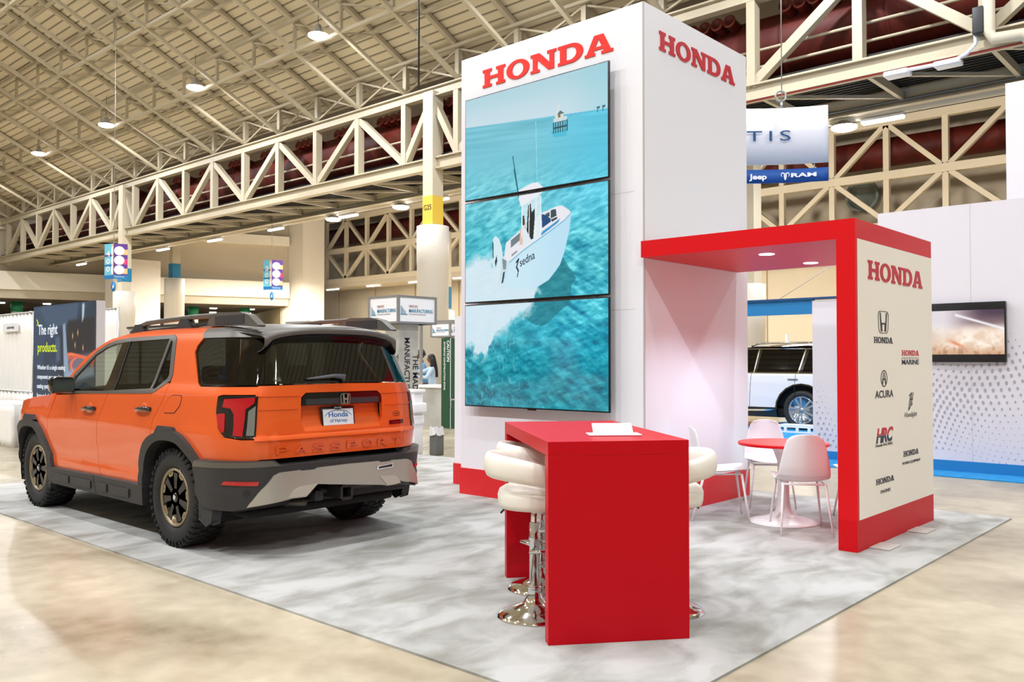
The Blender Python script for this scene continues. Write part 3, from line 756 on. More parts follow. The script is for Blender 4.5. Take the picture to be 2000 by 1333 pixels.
# wheel arch flares
patch('arch_flare', curve([(-.555,.43),(-.545,.60),(-.50,.70),(-.41,.81),(-.28,.878),(-.08,.922),(.15,.922),(.32,.845),(.48,.70),(.50,.66)], 3) + curve([(.42,.66),(.36,.72),(.24,.80),(.12,.845),(-.08,.85),(-.22,.82),(-.34,.75),(-.42,.66),(-.465,.56),(-.475,.43)], 3), clad, car, off=.034, thick=.09, sides=BOTH, gap=0, grid=.04)
patch('arch_flare', curve([(-2.42,.42),(-2.46,.52),(-2.56,.66),(-2.65,.78),(-2.81,.878),(-3.06,.885),(-3.27,.845),(-3.41,.75),(-3.48,.62),(-3.52,.44)], 3) + curve([(-3.44,.44),(-3.40,.60),(-3.33,.70),(-3.20,.78),(-3.05,.815),(-2.85,.81),(-2.73,.73),(-2.64,.62),(-2.54,.50),(-2.50,.42)], 3), clad, car, off=.034, thick=.09, sides=BOTH, gap=0, grid=.04)
# sill
patch('sill_cladding', [(-2.55,.44),(-2.50,.29),(-.50,.285),(-.46,.44),(-.66,.455),(-1.36,.452)], clad, car, off=.045, thick=.12, sides=BOTH, gap=0)
for x0, x1 in ((-2.38, -1.98), (-1.94, -1.48), (-1.36, -1.14), (-1.10, -.70)):
    patch('sill_pad', [(x0, .40), (x0 + .03, .325), (x1 - .03, .325), (x1, .40)], clad, car, off=.056, thick=.02, sides=BOTH, gap=0)
patch('sill_joint', [(-1.43,.45),(-1.42,.288),(-1.414,.288),(-1.424,.45)], inner_dark, car, off=.047, thick=.01, gap=0)
# mud flaps
for sd in BOTH:
    mb = MB(); mb.prism([[(-.0,.0),(.0,.22),(.06,.26),(.12,.24),(.22,.0),(.20,-.09),(.10,-.12),(.02,-.08)]], frame_mat((.43, sd * .93, .36), (1, 0, 0), (0, 0, 1)) @ Matrix.Translation((0, 0, -.03)), .06)
    bevel(mb.build('mud_flap', clad, car), .012)
    mb = MB(); mb.prism([[(.0,.0),(-.02,.20),(.06,.22),(.10,.0),(.04,-.08)]], frame_mat((-2.56, sd * .93, .30), (1, 0, 0), (0, 0, 1)) @ Matrix.Translation((0, 0, -.03)), .06)
    bevel(mb.build('mud_flap', clad, car), .012)
# wheel housings
for cx in (0, -2.89):
    for sd in BOTH:
        def fn(u, v): a = math.pi * (1.12 - 1.24 * u); return (cx - .03 + .49 * math.cos(a), sd * (.93 - .42 * v), .40 + .47 * math.sin(a))
        mb = MB().grid(fn, 20, 2); mb.add([fn(i / 20, 1) for i in range(21)], [tuple(range(21))]); mb.build('wheel_housing', inner_dark, car)
# --- bumpers
rb = [(.415,.69),(.43,.50),(.50,.40),(.62,.385),(.80,.375)]
rear_half = rb + RP([(-.80,.39),(-.60,.47),(-.36,.47),(-.32,.53)])
mirr = lambda pts: [(2 * SCN - s, z) for s, z in pts][::-1]
top_half = RP([(-.60,.70),(-.64,.735)]) + [(.70,.74),(.45,.735)]
patch('rear_bumper', rear_half + mirr(rear_half) + mirr(top_half) + top_half, clad, car, off=.055, thick=.14, gap=0, grid=.05)
patch('bumper_ledge', [(.42,.690),(.45,.735)] + RP([(-.66,.735),(-.60,.70)]) , clad_lt, car, off=.058, thick=.03, gap=0, sides=BOTH)
sk = RP([(-.80,.405),(-.66,.63),(-.62,.65),(-.45,.655),(-.44,.648),(-.32,.648),(-.30,.66),(0,.665)])
skb = RP([(-.80,.405),(-.52,.44),(-.40,.44),(-.30,.535),(0,.535)])
patch('skid_plate', sk + mirr(sk)[1:] + mirr(skb)[1:] + skb[::-1][1:-1], silver, car, off=.078, thick=.05, gap=0, grid=.05)
for sd in (1, -1):
    pts = [(-.55,.455),(-.50,.515),(-.46,.53),(-.30,.54),(-.40,.452)]
    o = patch('skid_insert', RP(pts), mat('pale skid insert', (196, 192, 178), .35, .4), car, off=.083, thick=.02, gap=0); 
    if sd < 0: o.scale.y = -1
patch('exhaust_badge', RP([(.27,.595),(.28,.625),(.45,.635),(.45,.60)]), chrome, car, off=.086, thick=.015, gap=0)
patch('exhaust_badge_recess', RP([(.29,.602),(.295,.618),(.435,.626),(.435,.607)]), black_plas, car, off=.089, thick=.01, gap=0)
patch('reflector', RP([(-.91,.565),(-.90,.598),(-.74,.592),(-.75,.558)]), lamp_red, car, off=.064, thick=.02, gap=0, sides=BOTH)
patch('parking_sensor', RP([(-.80 + .018 * math.cos(a), .505 + .018 * math.sin(a)) for a in [i * .785 for i in range(8)]]), black_plas, car, off=.06, thick=.01, gap=0, sides=BOTH)
# tow hitch
t = MB(); t.tube([(.78,-.42,.44),(.78,.42,.44)], .035, 12); t.build('hitch_tube', black_plas, car)
t = MB(); t.box(.74, 1.0, -.05, .05, .38, .39).box(.74, 1.0, -.05, .05, .47, .48).box(.74, 1.0, -.05, -.04, .39, .47).box(.74, 1.0, .04, .05, .39, .47).box(.98, 1.0, -.06, .06, .37, .382).box(.98, 1.0, -.06, .06, .478, .49).box(.98, 1.0, -.06, -.048, .37, .49).box(.98, 1.0, .048, .06, .37, .49)
t.build('hitch_receiver', mat('hitch steel', (60, 58, 56), .45, .5), car)
MB().rbox(.74, .96, -.27, -.19, .38, .47, .02).build('hitch_connector', black_plas, car)
MB().tube([(.5,-.5,.33),(.75,-.34,.36),(.86,-.3,.37)], .03, 10).build('exhaust_pipe', mat('exhaust steel', (90, 86, 80), .4, .6), car)
MB().rbox(-3.5, .72, -.72, .72, .27, .34, .03).build('underbody', inner_dark, car)
MB().rbox(.0, .70, -.60, .60, .30, .52, .05).build('rear_underbody', inner_dark, car)
for x in (0, -2.89): MB().cyl((x, -.75, .37), (x, .75, .37), .05, 12).build('axle', inner_dark, car)
# --- tail
gate_half = RP([(0,.745),(-.775,.74),(-.775,.87),(-.765,.885),(-.765,1.295),(0,1.305)])
tg = gate_half + mirr(gate_half[1:-1])
rec = [(-.40,1.01),(-.36,.935),(.36,.935),(.40,1.01),(.40,1.20),(.36,1.235),(-.36,1.235),(-.40,1.20)]
patch('tailgate', tg, orange, car, off=0, thick=.035, holes=(RP(rec),), inner=inner_dark, grid=.05)
# plate recess: sloping floor and dark bar
def Rec(s, z, off=0): 
    k = max(0, min(1, (z - .935) / .10)); return Smap(s, z, off) - Vector((.055 * k, 0, 0))
patch('plate_recess', RP(rec), orange, car, fn=Rec, off=-.002, thick=.01, gap=-.004, grid=.03)
patch('recess_bar', RP([(-.395,1.135),(-.395,1.195),(-.355,1.230),(.355,1.230),(.395,1.195),(.395,1.135)]), gloss_black, car, off=.004, thick=.03, gap=0)
patch('recess_bar_face', RP([(-.36,1.14),(-.36,1.185),(.36,1.185),(.36,1.14)]), mat('dark camera strip', (52, 54, 58), .25), car, off=.007, thick=.02, gap=0)
xg = lambda y, z: Smap(rear_s(y), z, 0).x
h_emblem('emblem', (xg(0, 1.178) + .012, .005, 1.178), (0, 1, 0), (0, 0, 1), .095, .085, chrome, car, .008)
# raised lines and lettering
for pts in ([(-.755,1.212),(-.755,1.222),(-.41,1.220),(-.41,1.210)], [(-.74,1.112),(-.74,1.128),(-.43,1.128),(-.43,1.112)]):
    for mirror_ in (False, True):
        q = [(-y, z) for y, z in pts] if mirror_ else pts
        patch('crease', RP(q), orange, car, off=.006, thick=.012, gap=0)
patch('tailgate_ridge', RP([(-.76,.885),(-.76,.905),(.76,.905),(.76,.885)]), orange, car, off=.016, thick=.03, gap=0, sides=(1,))
def on_tail(p, base_y=-.62, z0=.775):  # lettering curved with the panel
    return Smap(rear_s(base_y + p.x), z0 + p.y, .001 + p.z)
for i, ch in enumerate('PASSPORT'):
    text('nameplate_letter', ch, (0, 0, 0), (1, 0, 0), (0, 0, 1), .105, .062, orange, car, t=.011, warp=lambda p, i=i: on_tail(p, -.62 + .158 * i))
# number plate
pl = Matrix.Translation((xg(0, 1.03) - .035, -.035, 1.03)) @ Matrix.Rotation(math.radians(-7), 4, 'Y')
MB().rbox(-.006, .008, -.165, .165, -.085, .085, .006, M=pl).build('plate_frame', gloss_black, car)
MB().box(.008, .0095, -.148, .148, -.062, .066, M=pl).build('plate_face', mat('plate white', (232, 236, 240), .4), car)
blue_ink = mat('blue ink', (40, 110, 175), .4)
pr = pl.to_3x3() @ Vector((0, 1, 0)); pu = pl.to_3x3() @ Vector((0, 0, 1))
text('plate_text', 'Honda', pl @ Vector((.0096, -.095, .0)), pr, pu, .19, .042, blue_ink, car, .001, bold=.02)
text('plate_text', 'of Harvey', pl @ Vector((.0096, -.085, -.05)), pr, pu, .17, .038, blue_ink, car, .001, bold=.01)
text('frame_text', 'of Harvey', pl @ Vector((.0085, -.045, -.081)), pr, pu, .09, .015, white_plas, car, .001)
MB().prism([arc(0, .077, .05, .017, 0, 350, 20)], pl @ frame_mat((.009, 0, 0), (0, 1, 0), (0, 0, 1)), .002).build('frame_badge', gloss_black, car)
text('frame_text', 'Honda', pl @ Vector((.0112, -.035, .07)), pr, pu, .07, .015, white_plas, car, .001)
arcp = arc(0, -.01, .14, .068, 20, 160, 16)
MB().prism([arcp + [(x * .985, y - .005) for x, y in arcp][::-1]], pl @ frame_mat((.0096, 0, 0), (0, 1, 0), (0, 0, 1)), .001).build('plate_arc', blue_ink, car)
patch('trim_badge', RP([(.47,.945),(.47,.978),(.63,.982),(.63,.949)]), gloss_black, car, off=.006, thick=.012, gap=0)
text('trim_badge_text', 'TRAILSPORT', (0, 0, 0), (0, 1, 0), (0, 0, 1), .13, .016, lamp_red, car, .001, warp=lambda p: Smap(rear_s(.485 + p.x), .953 + p.y, .0065 + p.z))
text('dealer_decal', 'Honda', (0, 0, 0), (0, 1, 0), (0, 0, 1), .05, .013, black_ink, car, .001, warp=lambda p: Smap(rear_s(.53 + p.x), 1.03 + p.y, .001 + p.z))
text('dealer_decal', 'of Harvey', (0, 0, 0), (0, 1, 0), (0, 0, 1), .05, .008, black_ink, car, .001, warp=lambda p: Smap(rear_s(.53 + p.x), 1.012 + p.y, .001 + p.z))
ell = arc(.555, 1.035, .045, .02, 0, 354, 28); ell2 = arc(.555, 1.035, .042, .0175, 0, 354, 28)
patch('dealer_oval', RP(ell), black_ink, car, off=.0012, thick=.001, gap=0, holes=(RP(ell2),))
# tail lamps
ol = [(1.00,.895),(.88,.895),(.76,.915),(.69,.98),(.655,1.10),(.655,1.21),(.70,1.222),(1.00,1.218)]
patch('tail_lamp', ol, gloss_black, car, off=.008, thick=.04, sides=BOTH)
patch('lamp_lens', [(.725,1.135),(.735,1.195),(.975,1.205),(.975,1.165),(.915,1.12),(.905,.92),(.835,.925),(.83,1.08),(.80,1.125)], lamp_red, car, off=.0125, thick=.02, sides=BOTH, gap=0)
patch('lamp_lens', [(.67,1.08),(.695,.99),(.735,.945),(.76,.95),(.755,1.085),(.73,1.09)], lamp_red, car, off=.0125, thick=.02, sides=BOTH, gap=0)
patch('reverse_lens', [(.93,.925),(.935,1.105),(.985,1.145),(.985,.925)], lamp_clear, car, off=.0125, thick=.02, sides=BOTH, gap=0)
# rear window with black surround
rwp = RP([(-.755,1.305),(-.71,1.66),(0,1.70)]); rwall = rwp + mirr(rwp[:-1])
gl = RP([(-.72,1.325),(-.67,1.63),(0,1.665)]); glr = gl + mirr(gl[:-1])
patch('rear_window_surround', rwall, gloss_black, car, off=0, thick=.01, holes=(glr,), grid=.05)
patch('rear_window', glr, glass('rear window glass', (.30, .34, .35), 1.9), car, off=-.002, thick=.004, gap=-.004, grid=.05)
# wiper
a = lambda y, z, o: Smap(rear_s(y), z, o)
MB().tube([a(-.01, 1.32, .02), a(.0, 1.345, .035), a(-.1, 1.352, .035), a(-.36, 1.337, .018)], [.02, .022, .016, .007], 10).build('rear_wiper', mat('wiper grey', (84, 86, 90), .45), car)
# spoiler
def spo(u, v):
    yn = -1 + 2 * u; k = 1 - .10 * abs(yn) ** 3
    top = [(.60,1.784),(.76,1.768),(.87,1.748),(.90,1.733),(.895,1.705),(.86,1.68),(.80,1.668),(.70,1.66)]
    x, z = top[min(7, int(round(v * 7)))]
    drop = .075 * abs(yn) ** 3.2
    if abs(yn) > .88 and z < 1.73: drop += .05 * ss((abs(yn) - .88) / .1)
    return ((x - .6) * k + .6 - .04 * yn * yn, yn * .765 * (1 - .15 * max(0, (x - .6) / .3)), z - drop)
mb = MB().grid(spo, 40, 7); mb.build('roof_spoiler', clad_lt, car)
MB().grid(lambda u, v: tuple(Vector(spo(u, (4 + 3 * v) / 7)) + Vector((.001, 0, -.004 - .012 * (v < .5)))), 40, 3).build('spoiler_lip', gloss_black, car)
# --- top surfaces
def strip_poly(x0, x1, yn=1.0, n=10): return [(x0 + (x1 - x0) * i / n, -yn) for i in range(n + 1)] + [(x1 + (x0 - x1) * i / n, yn) for i in range(n + 1)]
def Tg(s, z, off=0): return Tmap(s, z, off)
patch('roof_panel', strip_poly(-1.50, .30), orange, car, fn=Tg, off=0, thick=.03, gap=.002, grid=.1)
patch('rear_roof_trim', strip_poly(.30, .86), clad_lt, car, fn=Tg, off=0.001, thick=.03, gap=.002, grid=.1)
patch('windscreen', strip_poly(-2.50, -1.53, .93), glass('windscreen glass', (.86, .88, .86)), car, fn=Tg, off=0, thick=.006, gap=.002, grid=.1)
for yn in (-.965, .965):
    patch('windscreen_pillar', [(-2.52, yn - .035), (-2.0, yn - .035), (-1.51, yn - .035), (-1.51, yn + .035), (-2.0, yn + .035), (-2.52, yn + .035)], orange, car, fn=Tg, off=.002, thick=.03, gap=0, grid=.1)
patch('bonnet', strip_poly(-3.74, -2.62, .93), orange, car, fn=Tg, off=.012, thick=.03, gap=.002, grid=.1)
patch('bonnet_edge', strip_poly(-3.76, -2.52, 1.0), orange, car, fn=Tg, off=0, thick=.02, gap=.002, grid=.1)
patch('cowl', strip_poly(-2.62, -2.49, .95), black_plas, car, fn=Tg, off=.002, thick=.02, gap=.002, grid=.1)
# --- nose
FC = FS - RF * math.pi / 2 - (1 - RF)
fm = lambda pts: pts + [(2 * FC - s, z) for s, z in pts][::-1]
def Fmap(s, z, off=0):
    if s < FC: p = Smap(2 * FC - s, z, off); return Vector((p.x, -p.y, p.z))
    return Smap(s, z, off)
patch('front_bumper', fm([(-3.48,.62),(-3.50,.44),(-3.62,.30),(FC,.28)])[:4] + [(2 * FC - s, z) for s, z in [(-3.62,.30),(-3.50,.44),(-3.48,.62)]] + [(2 * FC + 3.62, .66), (FC, .66), (-3.62, .66)], clad, car, fn=Fmap, off=.035, thick=.08, gap=0, grid=.08)
patch('grille', [(FC + .42,.68),(FC + .45,.90),(FC,.93),(FC - .45,.90),(FC - .42,.68)], gloss_black, car, fn=Fmap, off=.01, thick=.03, gap=0, grid=.1)
patch('nose_panel', [(-3.80,.70),(-3.86,.86),(-3.72,.985),(FC,.99),(2 * FC + 3.72,.985),(2 * FC + 3.86,.86),(2 * FC + 3.80,.70),(FC,.67)], orange, car, fn=Fmap, off=0, thick=.02, grid=.08)
patch('head_lamp', [(-3.50,.93),(-3.62,.84),(-3.95,.84),(-3.95,.95),(-3.62,.985)], gloss_black, car, off=.008, thick=.02, gap=0, sides=BOTH)
# --- roof rails
for sd in BOTH:
    yr = sd * .655
    path = [(-1.42, yr, 1.735), (-1.30, yr, 1.785), (-1.08, yr, 1.825), (-.7, yr, 1.84), (-.26, yr, 1.852), (.2, yr, 1.855), (.56, yr, 1.845)]
    mb = MB()
    for p, q in zip(path, path[1:]): mb.bar(p, q, .045, .04)
    bevel(mb.build('roof_rail', clad_lt, car), .01)
    prof = [(.02,1.765),(.06,1.83),(.20,1.872),(.52,1.868),(.66,1.84),(.80,1.755),(.78,1.745),(.5,1.762),(.2,1.765)]
    bevel(MB().prism([[(x, z) for x, z in prof]], frame_mat((0, yr + .032, 0), (1, 0, 0), (0, 0, 1)), .064).build('rail_end', clad_lt, car), .012, 3)
    MB().box(.16, .60, yr - .036, yr + .036, 1.775, 1.845).build('rail_end_cover', clad, car)
    for px_, in ((-1.30,), (-.38,)):
        MB().prism([[(-.13,-.03),(-.05,.05),(.07,.05),(.13,-.03)]], frame_mat((px_ + (.06 if px_ < -1 else 0), yr + .03, 1.79 if px_ > -1 else 1.765), (1, 0, 0), (0, 0, 1)), .06).build('rail_foot', clad, car)
    MB().bar((-1.40, yr, 1.745), (.1, yr, 1.785), .03, .02).build('rail_gasket', black_plas, car)
# --- mirrors
for sd in BOTH:
    M = Matrix.Translation((-2.02, sd * 1.06, 1.255)) @ Matrix.Rotation(sd * -.10, 4, 'Z')
    bm = bmesh.new(); bmesh.ops.create_cube(bm, size=1)
    for v in bm.verts:
        v.co = Vector((v.co.x * .13, v.co.y * .25, v.co.z * .175))
        if v.co.x < 0: v.co.y *= .72; v.co.z *= .7
        if v.co.y * sd < 0: v.co.z *= .9
    bmesh.ops.bevel(bm, geom=bm.edges[:], offset=.035, segments=4, profile=.5, affect='EDGES')
    o = MB().frombm(bm, M, True).build('door_mirror', gloss_black, car)
    MB().prism([rrect(.20, .13, .03)], M @ frame_mat((.066, 0, 0), (0, 1, 0), (0, 0, 1)), .003).build('mirror_glass', mat('mirror glass', (150, 158, 165), .03, 1), o)
    MB().bar((-2.02, sd * .97, 1.20), (-2.06, sd * .88, 1.19), .07, .04).build('mirror_arm', gloss_black, o)
# --- door handles
for x0, z0 in ((-1.585, 1.035), (-.50, 1.07)):
    for sd in BOTH:
        y = sd * (Wz(z0) + .018)
        cup = MB(); cup.lathe([(.0, 0), (.058, 0), (.064, .002)], 24, Matrix.Translation((x0 - .0, sd * (Wz(z0) + .0025), z0 - .002)) @ Matrix.Rotation(math.pi / 2 * sd, 4, 'X'))
        cup.build('handle_cup', mat('orange handle cup', (230, 96, 36), .3, coat=1), car)
        h = MB().tube([(x0 - .125, sd * Wz(z0), z0 + .0), (x0 - .105, y, z0 + .003), (x0, y + sd * .018, z0 + .012), (x0 + .10, y, z0 + .012), (x0 + .125, sd * Wz(z0), z0 + .010)], [.018, .022, .020, .022, .018], 10)
        h.build('door_handle', gloss_black, car)
# --- wheels
tan_pad = mat('bronze rim pad', (148, 132, 104), .35, .5)
def make_wheel(sd):
    """local axis: outer face towards -y * sd"""
    R = .392; wd = .275
    w_ = MB(); M = Matrix.Rotation(math.pi / 2, 4, 'X')      # lathe z -> -y (outer side at +z => y negative)
    prof = [(.232, -.10), (.25, -.125), (.30, -.136), (.345, -.132), (.372, -.118), (.384, -.09), (.386, 0), (.384, .09), (.372, .118), (.345, .132), (.30, .136), (.25, .125), (.232, .10)]
    w_.lathe(prof, 64, M)
    tread = MB()
    for k in range(40):
        a = 2 * math.pi * k / 40
        Rm = Matrix.Rotation(a, 4, 'Y')
        for j, (y0, y1, sh) in enumerate(((-.128, -.07, 0), (-.062, -.004, .5), (.004, .062, 0), (.07, .128, .5))):
            S = Rm @ Matrix.Rotation(sh * 2 * math.pi / 40, 4, 'Y')
            tread.box(-.019, .019, y0, y1, .376, R + .001, M=S @ Matrix.Rotation(.25 if j % 2 else -.25, 4, 'Z') if 0 < j < 3 else S)
        for y_ in (-.132, .132):
            tread.bar(Rm @ Vector((0, y_, .345)), Rm @ Vector((0, y_ * .93, .389)), .03 if k % 2 else .022, .014)
    root = bpy.data.objects.new('wheel', None); COL.objects.link(root); root.parent = car
    w_.build('tyre', rubber, root); tread.build('tyre_tread', rubber, root)
    f = -.0
    rim = MB(); rim.lathe([(.205, -.10), (.20, .06), (.208, .10), (.222, .112), (.236, .112), (.238, .10)], 48, M); rim.build('rim_barrel', gloss_black, root)
    lip = MB(); lip.lathe([(.212, .110), (.214, .121), (.232, .121), (.234, .110)], 48, M); lip.build('rim_lip', tan_pad, root)
    sp = MB(); pads = MB()
    for k in range(7):
        a = 2 * math.pi * (k + .5) / 7 + .2
        Rm = Matrix.Rotation(a, 4, 'Y')
        fr = Rm @ frame_mat((0, 0, 0), (1, 0, 0), (0, 0, 1))   # plane facing -y
        sp.prism([[(-.026,.03),(-.026,.09),(-.036,.15),(-.044,.208),(.044,.208),(.036,.15),(.026,.09),(.026,.03)]], fr @ Matrix.Translation((0, 0, .072)), .028)
        sp.prism([[(-.016,.075),(-.026,.13),(-.034,.195),(.034,.195),(.026,.13),(.016,.075)]], fr @ Matrix.Translation((0, 0, .1)), .012)
        b_ = Matrix.Rotation(a + math.pi / 7, 4, 'Y') @ frame_mat((0, 0, 0), (1, 0, 0), (0, 0, 1))
        hole = arc(0, .196, .0065, .0065, 0, 330, 10)
        MB().prism([[(-.042,.211),(-.036,.185),(-.022,.174),(.022,.174),(.036,.185),(.042,.211)], hole], b_ @ Matrix.Translation((0, 0, .100)), .012).build('rim_pad', tan_pad, root)
    bevel(sp.build('spokes', mat('spoke dark', (40, 38, 36), .3, .3), root), .004)
    hub = MB(); hub.lathe([(0, .118), (.032, .118), (.036, .112), (.062, .095), (.066, .06)], 28, M); hub.build('hub', gloss_black, root)
    h_emblem('hub_emblem', (0, -.1185, 0), (1, 0, 0), (0, 0, 1), .034, .034, white_plas, root, .002)
    MB().lathe([(0, .03), (.17, .03), (.17, .02)], 32, M).build('brake_disc', mat('brake disc', (70, 68, 66), .4, .8), root)
    return root
WH = make_wheel(1)
for i, (x, sd) in enumerate(((0, 1), (-2.89, 1), (0, -1), (-2.89, -1))):
    o = WH if i == 0 else copy_tree(WH, car)
    o.location = (x, -.822 if sd > 0 else .822, .391); o.rotation_euler = (0, (.3, .9, .1, .5)[i], 0) if sd > 0 else (0, 0, math.pi)
# --- interior
cream_seat = mat('seat cloth', (150, 144, 128), .8); dark_in2 = mat('cabin plastic', (34, 33, 32), .7)
MB().rbox(-2.5, .75, -.86, .86, .34, .62, .04).build('cabin_floor', dark_in2, car)
for y in (-.42, .42):
    M = Matrix.Translation((-1.45, y, .62))
    mb = MB(); mb.rbox(-.28, .28, -.26, .26, 0, .17, .05, M=M); mb.rbox(-.09, .06, -.25, .25, .1, .68, .05, M=M @ Matrix.Translation((.27, 0, 0)) @ Matrix.Rotation(.25, 4, 'Y')); mb.rbox(-.06, .05, -.14, .14, .70, .88, .04, M=M @ Matrix.Translation((.30, 0, 0)) @ Matrix.Rotation(.2, 4, 'Y'))
    mb.build('front_seat', cream_seat, car)
mb = MB(); mb.rbox(-.85, -.35, -.68, .68, .60, .78, .05); mb.rbox(-.38, -.22, -.68, .68, .7, 1.26, .05)
for y in (-.42, 0, .42): mb.rbox(-.34, -.24, y - .13, y + .13, 1.28, 1.44, .04)
mb.build('rear_seat', cream_seat, car)
mb = MB(); mb.rbox(-2.5, -2.1, -.80, .80, .75, 1.13, .06); mb.build('dashboard', dark_in2, car)
st = [(-1.98 + .05 * math.cos(a), -.42 + .18 * math.cos(a), 1.06 + .18 * math.sin(a)) for a in [i * math.pi / 12 for i in range(24)]]
MB().tube([(-1.98 - .07 * math.sin(i * math.pi / 12), -.42 + .18 * math.cos(i * math.pi / 12), 1.05 + .17 * math.sin(i * math.pi / 12)) for i in range(24)], .017, 8, closed=True).bar((-2.1, -.42, 1.02), (-1.98, -.42, 1.05), .05).bar((-1.98, -.59, 1.05), (-1.98, -.25, 1.05), .02, .03).build('steering_wheel', dark_in2, car)
# ================================================================== BOOTH
# tower, with front face at y = 6.875 and right face at x = -4.555
TF, TX0, TX1, TYB, TH = 6.875, -6.995, -4.555, 8.925, 4.89
tower = thing('display_tower', 'tall white square tower with three stacked screens and a red base band', 'display tower', (TX0, TF, 0))
def tl(x, y, z): return (x - TX0, y - TF, z)
MB().box(0, TX1 - TX0, 0, TYB - TF, .30, TH).build('tower_body', white_lam, tower)
MB().box(-.012, TX1 - TX0 + .012, -.012, TYB - TF + .012, 0.012, .30).build('base_band', mat('red base laminate', (216, 30, 38), .4), tower)
MB().box(-.60, -.004, .48, TYB - TF, .26, 2.03).build('side_closet', white_lam, tower)
t_ = MB(); t_.rbox(-.66, -.60, .60, .63, .93, 1.16, .004).bar((-.66, .615, 1.02), (-.70, .615, 1.02), .02).bar((-.70, .615, 1.02), (-.70, .50, 1.02), .018).bar((-.70, .50, 1.02), (-.70, .50, .92), .016)
t_.build('closet_handle', chrome, tower)
MB().box(-.612, -.004, .468, TYB - TF, .012, .26).build('closet_base_band', MATS['red base laminate'], tower)
for x in (TX1 - TX0 - .012,): MB().box(x, x + .013, -.002, .012, .3, TH).build('corner_trim', mat('grey edge trim', (190, 186, 184), .5), tower)
for z in (3.10, 1.98): MB().box(TX1 - TX0 - .56, TX1 - TX0 - .1, -.001, .002, z, z + .004).build('panel_joint', mat('panel seam', (200, 196, 196), .6), tower)
slab_word('HONDA', tl(-6.655, TF - .001, 4.500), (1, 0, 0), (0, 0, 1), 1.757, .198, red_let, tower, .008)
slab_word('HONDA', tl(TX1 + .001, 7.142, 4.500), (0, 1, 0), (0, 0, 1), 1.51, .185, mat('deep red vinyl', (196, 22, 40), .5), tower, .008)

# screens: one film shown across three
def inpoly(u, v, pts):
    c = np.zeros(u.shape, bool); j = len(pts) - 1
    for i in range(len(pts)):
        xi, yi = pts[i]; xj, yj = pts[j]
        with np.errstate(divide='ignore', invalid='ignore'):
            c ^= ((yi > v) != (yj > v)) & (u < (xj - xi) * (v - yi) / (yj - yi + 1e-12) + xi)
        j = i
    return c
def nz2(u, v, seed=0):
    """smooth value noise"""
    iu = np.floor(u).astype(int); iv = np.floor(v).astype(int); fu = u - iu; fv = v - iv
    fu = fu * fu * (3 - 2 * fu); fv = fv * fv * (3 - 2 * fv)
    def h(a, b):
        n = np.sin(a * 127.1 + b * 311.7 + seed * 74.7) * 43758.5453; return n - np.floor(n)
    return (h(iu, iv) * (1 - fu) + h(iu + 1, iv) * fu) * (1 - fv) + (h(iu, iv + 1) * (1 - fu) + h(iu + 1, iv + 1) * fu) * fv
def fbm(u, v, n=4, seed=0):
    r = 0; a = .5
    for k in range(n): r = r + a * nz2(u * 2 ** k, v * 2 ** k, seed + k); a *= .5
    return r / (1 - .5 ** n)
def mixc(c, m, col): return c * (1 - m[..., None]) + np.array(col) / 255. * m[..., None]
def sm(x, a, b): t = np.clip((x - a) / (b - a), 0, 1); return t * t * (3 - 2 * t)
